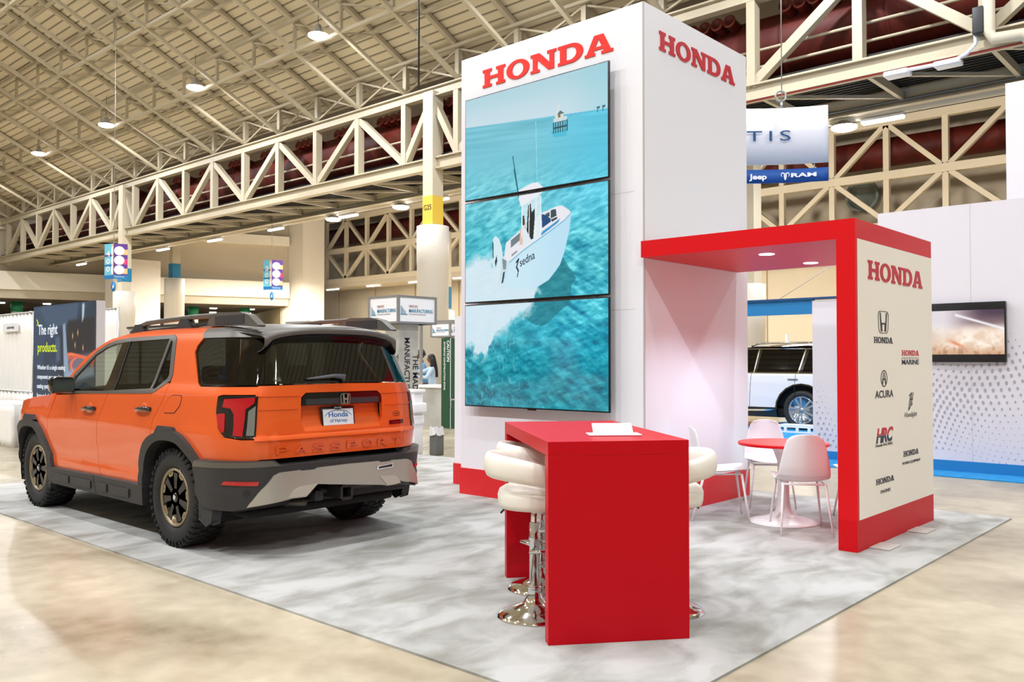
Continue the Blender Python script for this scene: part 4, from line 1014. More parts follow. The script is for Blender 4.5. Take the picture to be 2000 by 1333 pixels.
def film(X, Z):
    """picture colour at tower position X (m), height Z (m)"""
    hz = 4.065 - (X + 6.805) * .0796
    c = np.zeros(X.shape + (3,))
    sky = sm(Z, hz, 4.4)
    c[:] = np.array((192, 214, 224)) / 255.; c = mixc(c, sky, (168, 205, 216)); c = mixc(c, sm(X, -5.5, -4.85) * .35, (120, 196, 212))
    sea = (Z < hz).astype(float); d = hz - Z
    top = np.zeros_like(c); top[:] = np.array((112, 186, 204)) / 255.
    top = mixc(top, sm(d, .05, 1.0), (112, 200, 214)); top = mixc(top, sm(d, .7, 1.4), (70, 180, 196)); top = mixc(top, sm(d, 1.2, 2.6) * sm(X, -6.6, -5.2), (18, 160, 190)); top = mixc(top, sm(d, 1.9, 2.9), (14, 134, 152))
    top = mixc(top, sm(X, -6.0, -4.9) * (1 - sm(d, .7, 1.5)) * .5, (60, 190, 226))
    band = fbm(X * 1.2, d * 30, 3, 5) - .5; top = top + (band * .16 * (1 - sm(d, .1, .5)))[..., None]
    r1 = fbm((X + Z * .6) * 9, (Z - X * .25) * 34, 4, 2); top = top + ((r1 - .5) * .5 * sm(d, .3, 1.0) * (1 - .3 * sm(d, 1.9, 2.4)))[..., None] * np.array((1., .8, .7))
    r2 = fbm((X - Z * .5) * 5, (Z + X * .55) * 20, 4, 9); top = top + ((r2 - .5) * .55 * sm(X, -5.9, -5.3) * sm(d, .9, 1.4) * (1 - .6 * sm(d, 2.0, 2.4)))[..., None] * np.array((1.1, .9, .7))
    r3 = fbm((X * .8 + Z * 1.1) * 16, (Z - X * .8) * 7, 4, 12); top = top + ((r3 - .5) * .32 * sm(d, 1.9, 2.3))[..., None] * np.array((.9, 1., 1.))
    c = c * (1 - sea[..., None]) + top * sea[..., None]
    # dark shade beside the hull
    sh = [(-5.85,2.26),(-5.60,2.36),(-5.44,2.52),(-5.30,2.30),(-5.35,2.05),(-5.7,1.85),(-6.0,1.95),(-5.86,2.1)]
    n = fbm(X * 6, Z * 6, 3, 30) * .12; c = mixc(c, inpoly(X + n - .06, Z + n - .06, sh) * .62, (10, 104, 116))
    # foam
    fo = [(-6.95,2.48),(-6.70,2.60),(-6.42,2.62),(-6.25,2.40),(-5.80,2.28),(-5.83,2.08),(-5.93,1.95),(-6.12,1.93),(-6.22,1.80),(-6.35,1.78),(-6.45,1.58),(-6.55,1.50),(-6.70,1.62),(-6.95,1.70)]
    n1 = (fbm(X * 9, Z * 9, 4, 41) - .5) * .16; n2 = (fbm(X * 26, Z * 26, 3, 47) - .5) * .08
    f = np.zeros(X.shape)
    for k in range(5): f += inpoly(X + n1 * (1 + k * .3) + n2, Z + n1 + n2 + (k - 2) * .025, fo)
    c = mixc(c, f / 5 * .93, (214, 228, 238)); 
    sp = (fbm(X * 50, Z * 14 + X * 20, 2, 60) > .74) * sm(Z, 2.1, 1.6) * sm(X, -5.6, -6.2); c = mixc(c, sp * .35, (170, 220, 226))
    # stilt house
    def P(pts, col, a=1.): nonlocal c; c = mixc(c, inpoly(X, Z, pts) * a, col)
    def Lw(p, q, w, col, a=1.):
        nonlocal c; dx, dz = q[0] - p[0], q[1] - p[1]; t = np.clip(((X - p[0]) * dx + (Z - p[1]) * dz) / (dx * dx + dz * dz), 0, 1)
        c = mixc(c, (np.hypot(X - p[0] - t * dx, Z - p[1] - t * dz) < w) * a, col)
    P([(-5.60,3.81),(-5.37,3.80),(-5.40,3.74),(-5.55,3.745)], (40, 170, 200), .5)
    for x in (-5.56, -5.53, -5.50, -5.47, -5.44, -5.41, -5.385): Lw((x, 3.79), (x, 3.90), .006, (24, 74, 84))
    P([(-5.55,3.83),(-5.38,3.83),(-5.38,3.845),(-5.55,3.845)], (28, 78, 88))
    P([(-5.56,3.895),(-5.385,3.895),(-5.385,3.935),(-5.56,3.935)], (196, 212, 214)); P([(-5.54,3.93),(-5.43,3.93),(-5.43,3.975),(-5.54,3.975)], (216, 214, 200)); P([(-5.50,3.935),(-5.47,3.935),(-5.47,3.965),(-5.50,3.965)], (110, 110, 90))
    P([(-5.53,3.965),(-5.47,4.005),(-5.415,3.965)], (84, 112, 112)); Lw((-5.515, 3.98), (-5.49, 4.055), .012, (206, 218, 214)); P([(-5.56,3.89),(-5.39,3.89),(-5.39,3.898),(-5.56,3.898)], (36, 70, 78))
    for x in (-5.0, -4.935): P([(x - .02,3.93),(x + .02,3.93),(x + .02,3.955),(x - .02,3.955)], (40, 110, 120)); Lw((x - .01, 3.90), (x - .01, 3.93), .005, (40, 110, 120))
    # boat
    hull = [(-6.161,2.528),(-5.98,2.625),(-5.62,2.79),(-5.42,2.885),(-5.334,2.95),(-5.36,2.78),(-5.42,2.58),(-5.48,2.45),(-5.624,2.31),(-5.82,2.23),(-6.02,2.24),(-6.25,2.26),(-6.218,2.40)]
    P([(-6.40,2.80),(-6.36,2.83),(-6.31,2.79),(-6.27,2.70),(-6.25,2.55),(-6.30,2.40),(-6.37,2.28),(-6.40,2.45)], (206, 226, 234))
    P([(-6.372,2.55),(-6.345,2.62),(-6.335,2.56),(-6.36,2.49)], (30, 60, 76)); Lw((-6.395, 2.60), (-6.40, 2.76), .008, (60, 90, 104))
    P([(-6.27,2.60),(-6.20,2.60),(-6.16,2.53),(-6.22,2.40),(-6.27,2.31),(-6.30,2.33)], (196, 216, 224)); P([(-6.265,2.57),(-6.20,2.575),(-6.21,2.46),(-6.25,2.46)], (120, 142, 152)); P([(-6.25,2.43),(-6.225,2.44),(-6.25,2.32),(-6.275,2.31)], (30, 44, 54))
    P([(-6.24,2.57),(-6.21,2.74),(-5.98,2.87),(-5.72,3.0),(-5.53,3.045),(-5.45,3.045),(-5.36,2.99),(-5.33,2.95),(-5.42,2.88),(-5.62,2.79),(-5.98,2.63),(-6.16,2.53)], (226, 226, 232))
    P([(-6.14,2.68),(-6.14,2.76),(-6.01,2.83),(-6.01,2.75)], (110, 124, 130)); P([(-6.13,2.585),(-6.05,2.63),(-6.05,2.65),(-6.13,2.61)], (140, 150, 156))
    P(hull, (196, 224, 238)); c = mixc(c, inpoly(X, Z, hull) * sm(X, -6.1, -5.3) * .35, (150, 206, 232))
    P([(-6.165,2.535),(-5.98,2.64),(-5.62,2.805),(-5.42,2.90),(-5.334,2.965),(-5.334,2.95),(-5.42,2.885),(-5.62,2.79),(-5.98,2.625),(-6.16,2.52)], (120, 186, 214))
    P([(-5.72,2.99),(-5.66,2.975),(-5.60,2.93),(-5.60,2.895),(-5.71,2.845)], (24, 70, 120)); P([(-5.60,3.015),(-5.53,3.02),(-5.52,2.95),(-5.60,2.93)], (52, 74, 84)); P([(-5.67,2.985),(-5.61,3.0),(-5.61,2.95),(-5.65,2.96)], (52, 74, 84)); P([(-5.60,2.92),(-5.51,2.94),(-5.51,2.92),(-5.58,2.895)], (60, 70, 74)); P([(-5.73,2.80),(-5.47,2.92),(-5.50,2.88),(-5.72,2.77)], (60, 150, 200))
    P([(-6.0,2.68),(-5.99,3.12),(-5.73,3.19),(-5.71,2.80),(-5.80,2.74)], (214, 228, 234), .8)
    P([(-5.92,2.84),(-5.90,3.10),(-5.865,3.12),(-5.85,3.02),(-5.81,3.06),(-5.81,2.95),(-5.83,2.75),(-5.86,2.74)], (34, 38, 42)); P([(-5.975,2.90),(-5.975,3.0),(-5.955,3.0),(-5.94,2.90)], (60, 50, 46)); P([(-6.02,2.70),(-6.01,2.86),(-5.98,2.88),(-5.975,2.70)], (222, 184, 166)); P([(-5.95,2.86),(-5.945,2.96),(-5.93,2.86)], (214, 174, 150))
    for x in (-5.99, -5.89, -5.80, -5.735): Lw((x, 2.78), (x + .01, 3.17), .005, (230, 238, 240))
    P([(-6.05,3.24),(-6.04,3.27),(-5.85,3.325),(-5.77,3.325),(-5.70,3.265),(-5.70,3.22),(-5.76,3.18),(-6.0,3.10)], (228, 230, 236))
    Lw((-6.113, 3.64), (-6.036, 3.25), .006, (26, 92, 110)); Lw((-6.095, 3.5), (-6.03, 3.20), .006, (26, 92, 110)); Lw((-5.795, 3.946), (-5.775, 3.32), .004, (150, 214, 226)); Lw((-5.64, 2.98), (-5.65, 3.18), .003, (120, 190, 206))
    # logo on the hull
    Lw((-6.03, 2.555), (-6.065, 2.52), .008, (20, 40, 54)); Lw((-6.03, 2.555), (-6.06, 2.47), .008, (20, 40, 54)); Lw((-6.06, 2.47), (-6.035, 2.43), .010, (20, 40, 54)); Lw((-6.035, 2.43), (-6.05, 2.37), .006, (20, 40, 54))
    return c
scr_m = picture_mat('film on screens', .92, .12)
rows_z = ((3.245, 4.376), (2.122, 3.228), (0.997, 2.106))
bez = mat('screen bezel', (16, 16, 18), .3)
scr_lab = ('topmost wall screen showing pale sea and a stilt house', 'middle wall screen showing the white boat', 'lowest wall screen showing green water and foam')
for (z0, z1), lab in zip(rows_z, scr_lab):
    t = thing('wall_screen', lab, 'screen', (-6.827, TF - .11, z0), group='three stacked screens')
    W_, H_ = 1.952, z1 - z0
    MB().rbox(0, W_, .0, .025, 0, H_, .006).build('case', bez, t)
    M = frame_mat((.012, -.002, .014), (1, 0, 0), (0, 0, 1))
    colour_grid('display', lambda u, v, z0=z0, H_=H_: film(-6.815 + u * 1.928, z0 + .014 + v * (H_ - .026)), M, W_ - .024, H_ - .026, 420, 250, scr_m, t)
    MB().box(W_ * .47, W_ * .53, -.004, .0, -.012, .004).build('sensor', bez, t)
    MB().box(W_ * .3, W_ * .7, .025, .108, H_ * .3, H_ * .7).build('wall_bracket', bez, t)
    if 'boat' in lab:
        text('boat_lettering', 'sedna', Vector((-6.006 + 6.827, -.006, 2.47 - z0)), Vector((1, 0, .36)), Vector((-.1, 0, 1)), .215, .085, emis('lettering ink', (28, 48, 62), .6), t, .002)

# portal: red roof slab, red edged wall with white panel
RZ0, RZ1 = 2.455, 2.608
portal = thing('portal', 'red canopy on a white logo wall with red edges joined to the white tower', 'canopy', (-2.56, 6.80, 0))
def po(x, y, z): return (x + 2.56, y - 6.80, z)
red_top = mat('red canopy laminate', (214, 16, 24), .4, spec=.2, bump=(1100, .04, .001))
MB().box(TX1 + .014 + 2.56, 0, 0, 8.675 - 6.80, RZ0, RZ1).build('canopy_slab', red_top, portal)
MB().box(TX1 + .014 + 2.60, -.03, .03, 8.645 - 6.80, RZ1, RZ1 + .004).build('canopy_bounce_blocker', mat('grey bounce blocker', (176, 170, 160), .8), portal)  # unseen grey sheet, added to keep red bounce off the tower
MB().box(-.15, 0, 0, 8.675 - 6.80, .012, .255).build('wall_base_band', red_lam, portal)
MB().box(-.15, 0, .0, .04, .255, RZ0).box(-.15, -.14, .04, 8.675 - 6.80, .255, RZ0).build('wall_edge', red_top, portal)
MB().box(-.139, .001, .041, 8.675 - 6.80, .256, RZ0 - .002).build('logo_panel', mat('cream panel', (248, 240, 226), .5, bump=(700, .05, .001)), portal)
for x, y in ((-3.56, 7.35), (-3.56, 8.30)):
    o = MB().lathe([(0, -.004), (.065, -.004), (.07, 0)], 24, Matrix.Translation(po(x, y, RZ0))).build('downlight', emis('downlight glow', (240, 240, 255), 8), portal)
    l = bpy.data.lights.new('downlight', 'SPOT'); l.energy = 75; l.spot_size = math.radians(118); l.spot_blend = .6; l.shadow_soft_size = .06; l.color = (.76, .86, 1)
    lo = bpy.data.objects.new('downlight_beam', l); COL.objects.link(lo); lo.location = po(x, y, RZ0 - .03); lo.parent = portal
pm = lambda y, z: po(-2.56 + .0015, y, z)
Ry, Uz = (0, 1, 0), (0, 0, 1)
def pw(word, y0, y1, z0, z1, m): slab_word(word, pm(y0, z0), Ry, Uz, y1 - y0, z1 - z0, m, portal, .002)
deep = MATS['deep red vinyl']; navy = mat('navy vinyl', (40, 44, 70), .5)
slab_word('HONDA', pm(7.058, 2.150), Ry, Uz, 1.345, .152, deep, portal, .004)
def emblem_line(y0, y1, z0, z1):
    cy, cz, w_, h_ = (y0 + y1) / 2, (z0 + z1) / 2, y1 - y0, z1 - z0
    M = frame_mat(pm(cy, cz), Ry, Uz); mb = MB()
    tp = lambda p: (p[0] * (1 + .15 * p[1] / h_), p[1])
    mb.prism([[tp(p) for p in rrect(w_, h_, .045)], [tp(p) for p in rrect(w_ * .92, h_ * .95, .04)]], M, .002)
    H = [(-.36,.42),(-.26,.42),(-.20,-.03),(.20,-.03),(.26,.42),(.36,.42),(.26,-.42),(.10,-.42),(.13,-.10),(-.13,-.10),(-.10,-.42),(-.26,-.42)]
    mb.prism([[(x * w_, y * h_) for x, y in H], [(x * w_, y * h_) for x, y in [(-.20,-.36),(-.16,-.36),(-.19,-.0),(-.25,.2)]]], M, .002)
    mb.build('h_emblem', black_ink, portal)
emblem_line(7.279, 7.513, 1.722, 1.905)
pw('HONDA', 7.179, 7.611, 1.640, 1.690, black_ink)
pw('HONDA', 7.838, 8.287, 1.540, 1.587, deep)
MB().box(pm(7.83, 0)[0], pm(7.83, 0)[0] + .002, pm(7.83, 0)[1], pm(8.29, 0)[1], 1.518, 1.522).build('rule', mat('grey rule', (120, 120, 124), .5), portal)
text('logo_text', 'MARINE', pm(7.838, 1.462), Ry, Uz, .448, .044, navy, portal, .002, bold=.02)
ac = MB(); M = frame_mat(pm(7.400, 1.349), Ry, Uz); ac.prism([arc(0, 0, .074, .069, 0, 354, 40), arc(0, 0, .064, .061, 0, 354, 40)], M, .002)
ac.prism([[(-.052,-.045),(-.012,.05),(-.006,.05),(-.006,.04),(-.028,-.05)]], M, .002); ac.prism([[(.052,-.045),(.012,.05),(.006,.05),(.006,.04),(.028,-.05)]], M, .002); ac.prism([[(-.03,-.012),(.03,-.012),(.03,-.002),(-.03,-.002)]], M, .002); ac.build('a_emblem', black_ink, portal)
text('logo_text', 'ACURA', pm(7.194, 1.190), Ry, Uz, .42, .062, black_ink, portal, .002, bold=.012)
hj = MB(); M = frame_mat(pm(8.07, 1.137), Ry, Uz)
for a_, b_, w_ in (((-.075,-.075),(-.015,.070),.012),((-.035,-.055),(.02,.078),.014),((.0,-.04),(.055,.075),.010),((-.03,.02),(.045,.02),.008),((-.075,-.075),(-.035,-.055),.01),((.0,-.04),(.03,-.02),.008),((-.06,.05),(.02,.078),.006)):
    d_ = (Vector(b_) - Vector(a_)).normalized(); n_ = Vector((-d_.y, d_.x)) * w_ / 2
    hj.prism([[tuple(Vector(a_) - n_), tuple(Vector(b_) - n_), tuple(Vector(b_) + n_), tuple(Vector(a_) + n_)]], M, .002)
hj.build('jet_emblem', black_ink, portal)
text('logo_text', 'HondaJet', pm(7.886, .988), Ry, Uz, .335, .058, black_ink, portal, .002, shear=.35, bold=-.012)
# racing mark: red upper half, navy lower half
text('racing_mark', 'HRC', pm(7.205, .822), Ry, Uz, .40, .124, deep, portal, .002, bold=.035, shear=.3, spacing=.9, keep=(.51, 2))
text('racing_mark', 'HRC', pm(7.205, .822), Ry, Uz, .40, .124, navy, portal, .002, bold=.035, shear=.3, spacing=.9, keep=(-1, .48))
text('logo_text', 'Honda RACING', pm(7.195, .795), Ry, Uz, .39, .022, black_ink, portal, .002)
pw('HONDA', 7.857, 8.250, .664, .712, black_ink); text('logo_text', 'POWER EQUIPMENT', pm(7.828, .592), Ry, Uz, .475, .028, black_ink, portal, .002)
pw('HONDA', 7.199, 7.612, .490, .536, black_ink); text('logo_text', 'ENGINES', pm(7.300, .412), Ry, Uz, .228, .026, black_ink, portal, .002)
pad = mat('grey carpet pad', (188, 182, 174), .9)
for y in (7.15, 8.05): tag(MB().rbox(-2.56, -2.40, y - .12, y + .15, .012, .022, .004).build('floor_plate', pad), ('nearer' if y < 7.5 else 'farther') + ' thin grey plate on the carpet at the foot of the logo wall', 'plate')

# bar counter, turned on the carpet
c0, c1 = Vector((-2.93, 3.517, 0)), Vector((-2.447, 4.118, 0)); c3 = Vector((-4.085, 4.50, 0))
uy = (c1 - c0).normalized(); ux = Vector((-uy.y, uy.x, 0)); CL = (c3 - c0).dot(ux); CW = (c1 - c0).length
bar = thing('bar_counter', 'glossy red bar height counter with slab ends standing on the carpet', 'counter', (c0.x, c0.y, .012), math.atan2(uy.y, uy.x))
cnt_red = mat('red counter laminate', (190, 2, 22), .4, spec=.18, bump=(1100, .05, .001))
bevel(MB().box(0, CW, 0, CL, .9845, 1.06).build('counter_top', cnt_red, bar), .0015)
bevel(MB().box(0, CW, 0, .085, 0, .984).build('end_panel', cnt_red, bar), .0015)
bevel(MB().box(0, CW, CL - .085, CL, 0, .984).build('end_panel', cnt_red, bar), .0015)
# sign holder on it
ph = on_z(1200, 851, 1.072); sh = thing('tablet_stand', 'white folded card stand lying on the red counter top', 'sign holder', (ph.x, ph.y, 1.073), math.atan2(uy.y, uy.x) - .1)
MB().rbox(-.15, .15, -.05, .10, 0, .008, .003).build('base_sheet', white_plas, sh)
MB().box(-.115, .115, -.004, .004, 0, .085, M=Matrix.Translation((0, .035, .006)) @ Matrix.Rotation(-.9, 4, 'X')).build('upright_sheet', white_plas, sh)

# bar stools
leather = mat('cream leather', (238, 232, 220), .35, bump=(60, .05, .002))
def make_stool():
    t = thing('bar_stool', '', 'bar stool', group='bar stools at the red counter')
    MB().lathe([(.222, 0), (.222, .006), (.20, .022), (.14, .042), (.07, .075), (.042, .12), (.036, .155), (.04, .16), (.04, .175), (.03, .18)], 48).build('base', chrome, t)
    MB().lathe([(.030, .175), (.030, .44), (.034, .445), (.034, .46), (.030, .465), (.030, .54)], 24).build('lower_column', chrome, t)
    MB().cyl((0, 0, .46), (0, 0, .68), .022, 20).build('upper_column', chrome, t)
    MB().tube([(.0, .04, .665), (.0, .16, .64), (.0, .2, .60)], .006, 8).build('height_lever', black_plas, t)
    fr = [(.16 * math.sin(a) , -.0 - .16 * math.cos(a) - .06, .40) for a in [math.radians(-110 + 220 * i / 14) for i in range(15)]]
    MB().tube([(-.03, 0, .40)] + [(-.15 * math.cos(b), .05 - .30 * math.sin(b), .40) for b in [math.pi * i / 12 for i in range(13)]] + [(.03, 0, .40)], .011, 10).build('foot_ring', chrome, t)
    def seat(u, v):
        a = 2 * math.pi * u; pr = [(0, .02), (.5, .018), (.82, .012), (.95, -.006), (1, -.035), (.99, -.08), (.95, -.11), (.7, -.12), (0, -.12)]
        r, z = pr[int(round(v * 8))]
        rx = .225 * r * (1 + .02 * math.cos(4 * a)); ry = .215 * r
        return (rx * math.cos(a), ry * math.sin(a), .745 + z)
    o = MB().grid(seat, 40, 8).build('seat', leather, t)
    # wrap-round backrest: front opening towards -y
    def back(u, v):
        a = math.radians(-38 + 256 * u); b = 2 * math.pi * v
        h = .058 * math.cos(b); th = .03 * math.sin(b)
        e = ss(min(u, 1 - u) / .10); h *= (.55 + .45 * e); th *= (.6 + .4 * e)
        lift = -.15 * (1 - max(0, math.sin(math.pi * u)) ** .55) ** 1.2
        r = .262 + th; return (r * math.cos(a), r * .98 * math.sin(a) + .01, .885 + lift + h * (1 + .25 * math.sin(math.pi * u)))
    mb = MB().grid(back, 44, 12)
    mb.add([back(0, j / 12) for j in range(12)], [tuple(range(12))], True); mb.add([back(1, j / 12) for j in range(12)], [tuple(range(12))[::-1]], True)
    mb.build('backrest', leather, t)
    def strut(u, v, s):
        a = math.radians(90 + s * (96 + 22 * v)); k = u
        r = .225 + .035 * k; return (r * math.cos(a), r * math.sin(a), .66 + .12 * k)
    for s in (-1, 1):
        o = MB().grid(lambda u, v: strut(u, v, s), 6, 5).build('back_support', leather, t); solidify(o, .03, 0)
    return t
ST = make_stool(); ca = math.atan2(uy.y, uy.x)
sp = [(on_z(1044, 1207), ca - math.pi / 2 - .0 + math.pi, 'nearer cream bar stool on the left side of the red counter'), (on_z(1057, 1153), ca - math.pi / 2 + math.pi, 'farther cream bar stool on the left side of the red counter'), (on_z(1303, 1197), ca + math.pi / 2 + math.pi, 'cream bar stool on the right side of the red counter facing the white tower')]
for i, (p, r, lab) in enumerate(sp):
    o = ST if i == 0 else copy_tree(ST); o.location = (p.x, p.y, .012); o.rotation_euler = (0, 0, r); o['label'] = lab
# round table
tb = thing('round_table', 'small round red table on a white trumpet base under the red canopy', 'table', (-3.56, 7.66, .012))
MB().lathe([(.40, .705), (.405, .712), (.405, .726), (.40, .732), (0, .732)], 64, smooth=False).build('tabletop', red_top, tb)
MB().lathe([(.315, 0), (.315, .006), (.25, .022), (.14, .05), (.075, .10), (.055, .2), (.048, .40), (.055, .56), (.09, .66), (.15, .704)], 48).build('pedestal', white_plas, tb)
# shell chairs
def make_chair():
    t = thing('shell_chair', '', 'chair', group='white shell chairs round the red table')
    prof = [(-.235,.452,.205),(-.22,.462,.218),(-.12,.452,.228),(0,.44,.232),(.10,.437,.232),(.17,.455,.228),(.215,.50,.222),(.24,.57,.212),(.255,.65,.196),(.268,.74,.176),(.278,.82,.15),(.282,.86,.12)]
    n = len(prof) - 1
    def shell(u, v):
        x = u * n; i = min(n - 1, int(x)); f = x - i
        y, z, w_ = [prof[i][k] * (1 - f) + prof[i + 1][k] * f for k in range(3)]
        s = -1 + 2 * v; dish = .03 * s * s if z < .5 else .0; wrap = .045 * s * s if z >= .46 else .045 * s * s * max(0, (y - .05) / .15)
        rnd = 0
        if u > .86: k = (u - .86) / .14; zz = .012 * abs(s) ** 3 * k
        else: zz = 0
        return (s * w_, y - wrap, z + dish - zz * 2)
    o = MB().grid(shell, 44, 16).build('seat_shell', white_plas, t); solidify(o, .011, 0)
    sd_ = o.modifiers.new('smooth', 'SUBSURF'); sd_.levels = 1; sd_.render_levels = 1
    MB().tube([(-.17,-.17,.432),(.17,-.17,.432),(.17,.17,.425),(-.17,.17,.425)], .010, 8, closed=True).build('under_frame', white_plas, t)
    for sx in (-1, 1):
        MB().tube([(sx * .175, -.175, .435), (sx * .225, -.235, 0)], [.0125, .008], 10).build('leg', white_plas, t)
        MB().tube([(sx * .175, .165, .43), (sx * .215, .285, 0)], [.0125, .008], 10).build('leg', white_plas, t)
    return t
CH = make_chair()
def face(dx, dy): return math.atan2(dy, dx) + math.pi / 2     # chair front (-y) turned to (dx, dy)
for i, (x, y, dx, dy, lab) in enumerate(((-3.27, 7.37, -.30, .43, 'white shell chair with its back to the viewer in front of the round table'), (-4.10, 7.46, .46, .34, 'white shell chair seen from the side beside the white tower wall'),
        (-4.08, 8.44, .42, -.60, 'white shell chair facing the viewer behind the round table'), (-3.02, 8.30, -.50, -.55, 'white shell chair mostly hidden behind the red post'))):
    o = CH if i == 0 else copy_tree(CH); o.location = (x, y, .012); o.rotation_euler = (0, 0, face(dx, dy)); o['label'] = lab
# ================================================================== NEIGHBOURING STANDS
drape = mat('white drape', (236, 232, 226), .85); alu = mat('brushed aluminium', (176, 174, 172), .35, .7)
def drape_grid(mb, x0, x1, y, z0, z1, amp=.05, pitch=.22):
    n = max(8, int(abs(x1 - x0) / .045))
    mb.grid(lambda u, v: (x0 + (x1 - x0) * u + .02 * math.sin(u * n * .3), y + amp * (.35 + .65 * (1 - v)) * math.sin(2 * math.pi * (x1 - x0) * u / pitch + .6 * math.sin(u * 9)), z0 + (z1 - z0) * v), n, 6)
# tall drape wall at far left, table drape row in front
a = dep(-90, 704, 17.2); b = dep(62, 704, 17.2)
t = thing('pipe_and_drape', 'tall white pleated drape behind the skirted table at far left', 'drape', (0, 0, 0))
yb = b.y + .5; x0 = on_y(-120, 600, yb).x; x1 = on_y(66, 600, yb).x
mb = MB(); drape_grid(mb, x0, x1, yb, 0.02, 2.5); solidify(mb.build('drape', drape, t), .01)
MB().cyl((x0, yb, 2.52), (x1, yb, 2.52), .022, 8).build('top_rail', alu, t); MB().cyl((x1, yb, 0), (x1, yb, 2.52), .025, 8).build('upright', alu, t)
yl = yb - .9; x0b = on_y(-120, 800, yl).x; x1b = on_y(62, 800, yl).x
t = thing('pipe_and_drape', 'low white pleated drape rail in front of the tall drape at far left', 'drape')
mb = MB(); drape_grid(mb, x0b, x1b, yl, .02, .90); solidify(mb.build('drape', drape, t), .01)
MB().cyl((x0b, yl, .91), (x1b, yl, .91), .02, 8).build('top_rail', alu, t)
tp = on_z(0, 872, 0)
t = thing('skirted_table', 'white cloth skirted table cut by the left picture edge', 'table', (tp.x, tp.y, 0))
xr = on_y(23, 860, tp.y).x - tp.x
MB().rbox(xr - 1.8, xr, 0, .62, .72, .745, .01).build('tabletop', white_plas, t)
mb = MB(); drape_grid(mb, xr - 1.8, xr, .0, .01, .735, .025, .12)
mb.grid(lambda u, v: (xr + .02 * math.sin(u * 30) * (1 - v), .62 * u, .01 + .725 * v), 16, 3)
solidify(mb.build('table_skirt', drape, t), .006)
sg = on_y(24, 640, yb - .05)
t = thing('name_sign', 'small white name strip hung on the tall drape', 'sign', (sg.x, sg.y, sg.z))
MB().box(-.55, .35, -.01, .01, -.09, .09).build('board', white_plas, t)
text('lettering', 'AUSTIN WHEEL', (-.30, -.012, -.03), (1, 0, 0), (0, 0, 1), .46, .05, black_ink, t, .002)
# second drape right of the big banner, behind the vehicle
yd = dep(218, 704, 21).y; xa, xb_ = on_y(206, 600, yd).x, on_y(231, 600, yd).x
zt = on_y(218, 601, yd).z
t = thing('pipe_and_drape', 'narrow white drape between the seat banner and the piers', 'drape')
mb = MB(); drape_grid(mb, xa - 1, xb_, yd, .02, zt - .05); solidify(mb.build('drape', drape, t), .01)
MB().cyl((xb_, yd, 0), (xb_, yd, zt), .03, 8).cyl((xa - 1, yd, zt - .03), (xb_, yd, zt - .03), .02, 8).build('pole_frame', alu, t)
xc = on_y(420, 650, yd).x; zz = on_y(300, 639, yd).z
t = thing('partition', 'low grey partition with a black frame behind the vehicle roof', 'partition')
MB().box(xb_ + .1, xc, yd + .2, yd + .24, 0, zz).build('panel', mat('pale grey partition', (206, 200, 190), .6), t)
MB().box(xb_ + .08, xc, yd + .17, yd + .26, zz, zz + .05).box(xb_ + .75, xb_ + .80, yd + .16, yd + .2, 0, zz).build('partition_frame', black_plas, t)
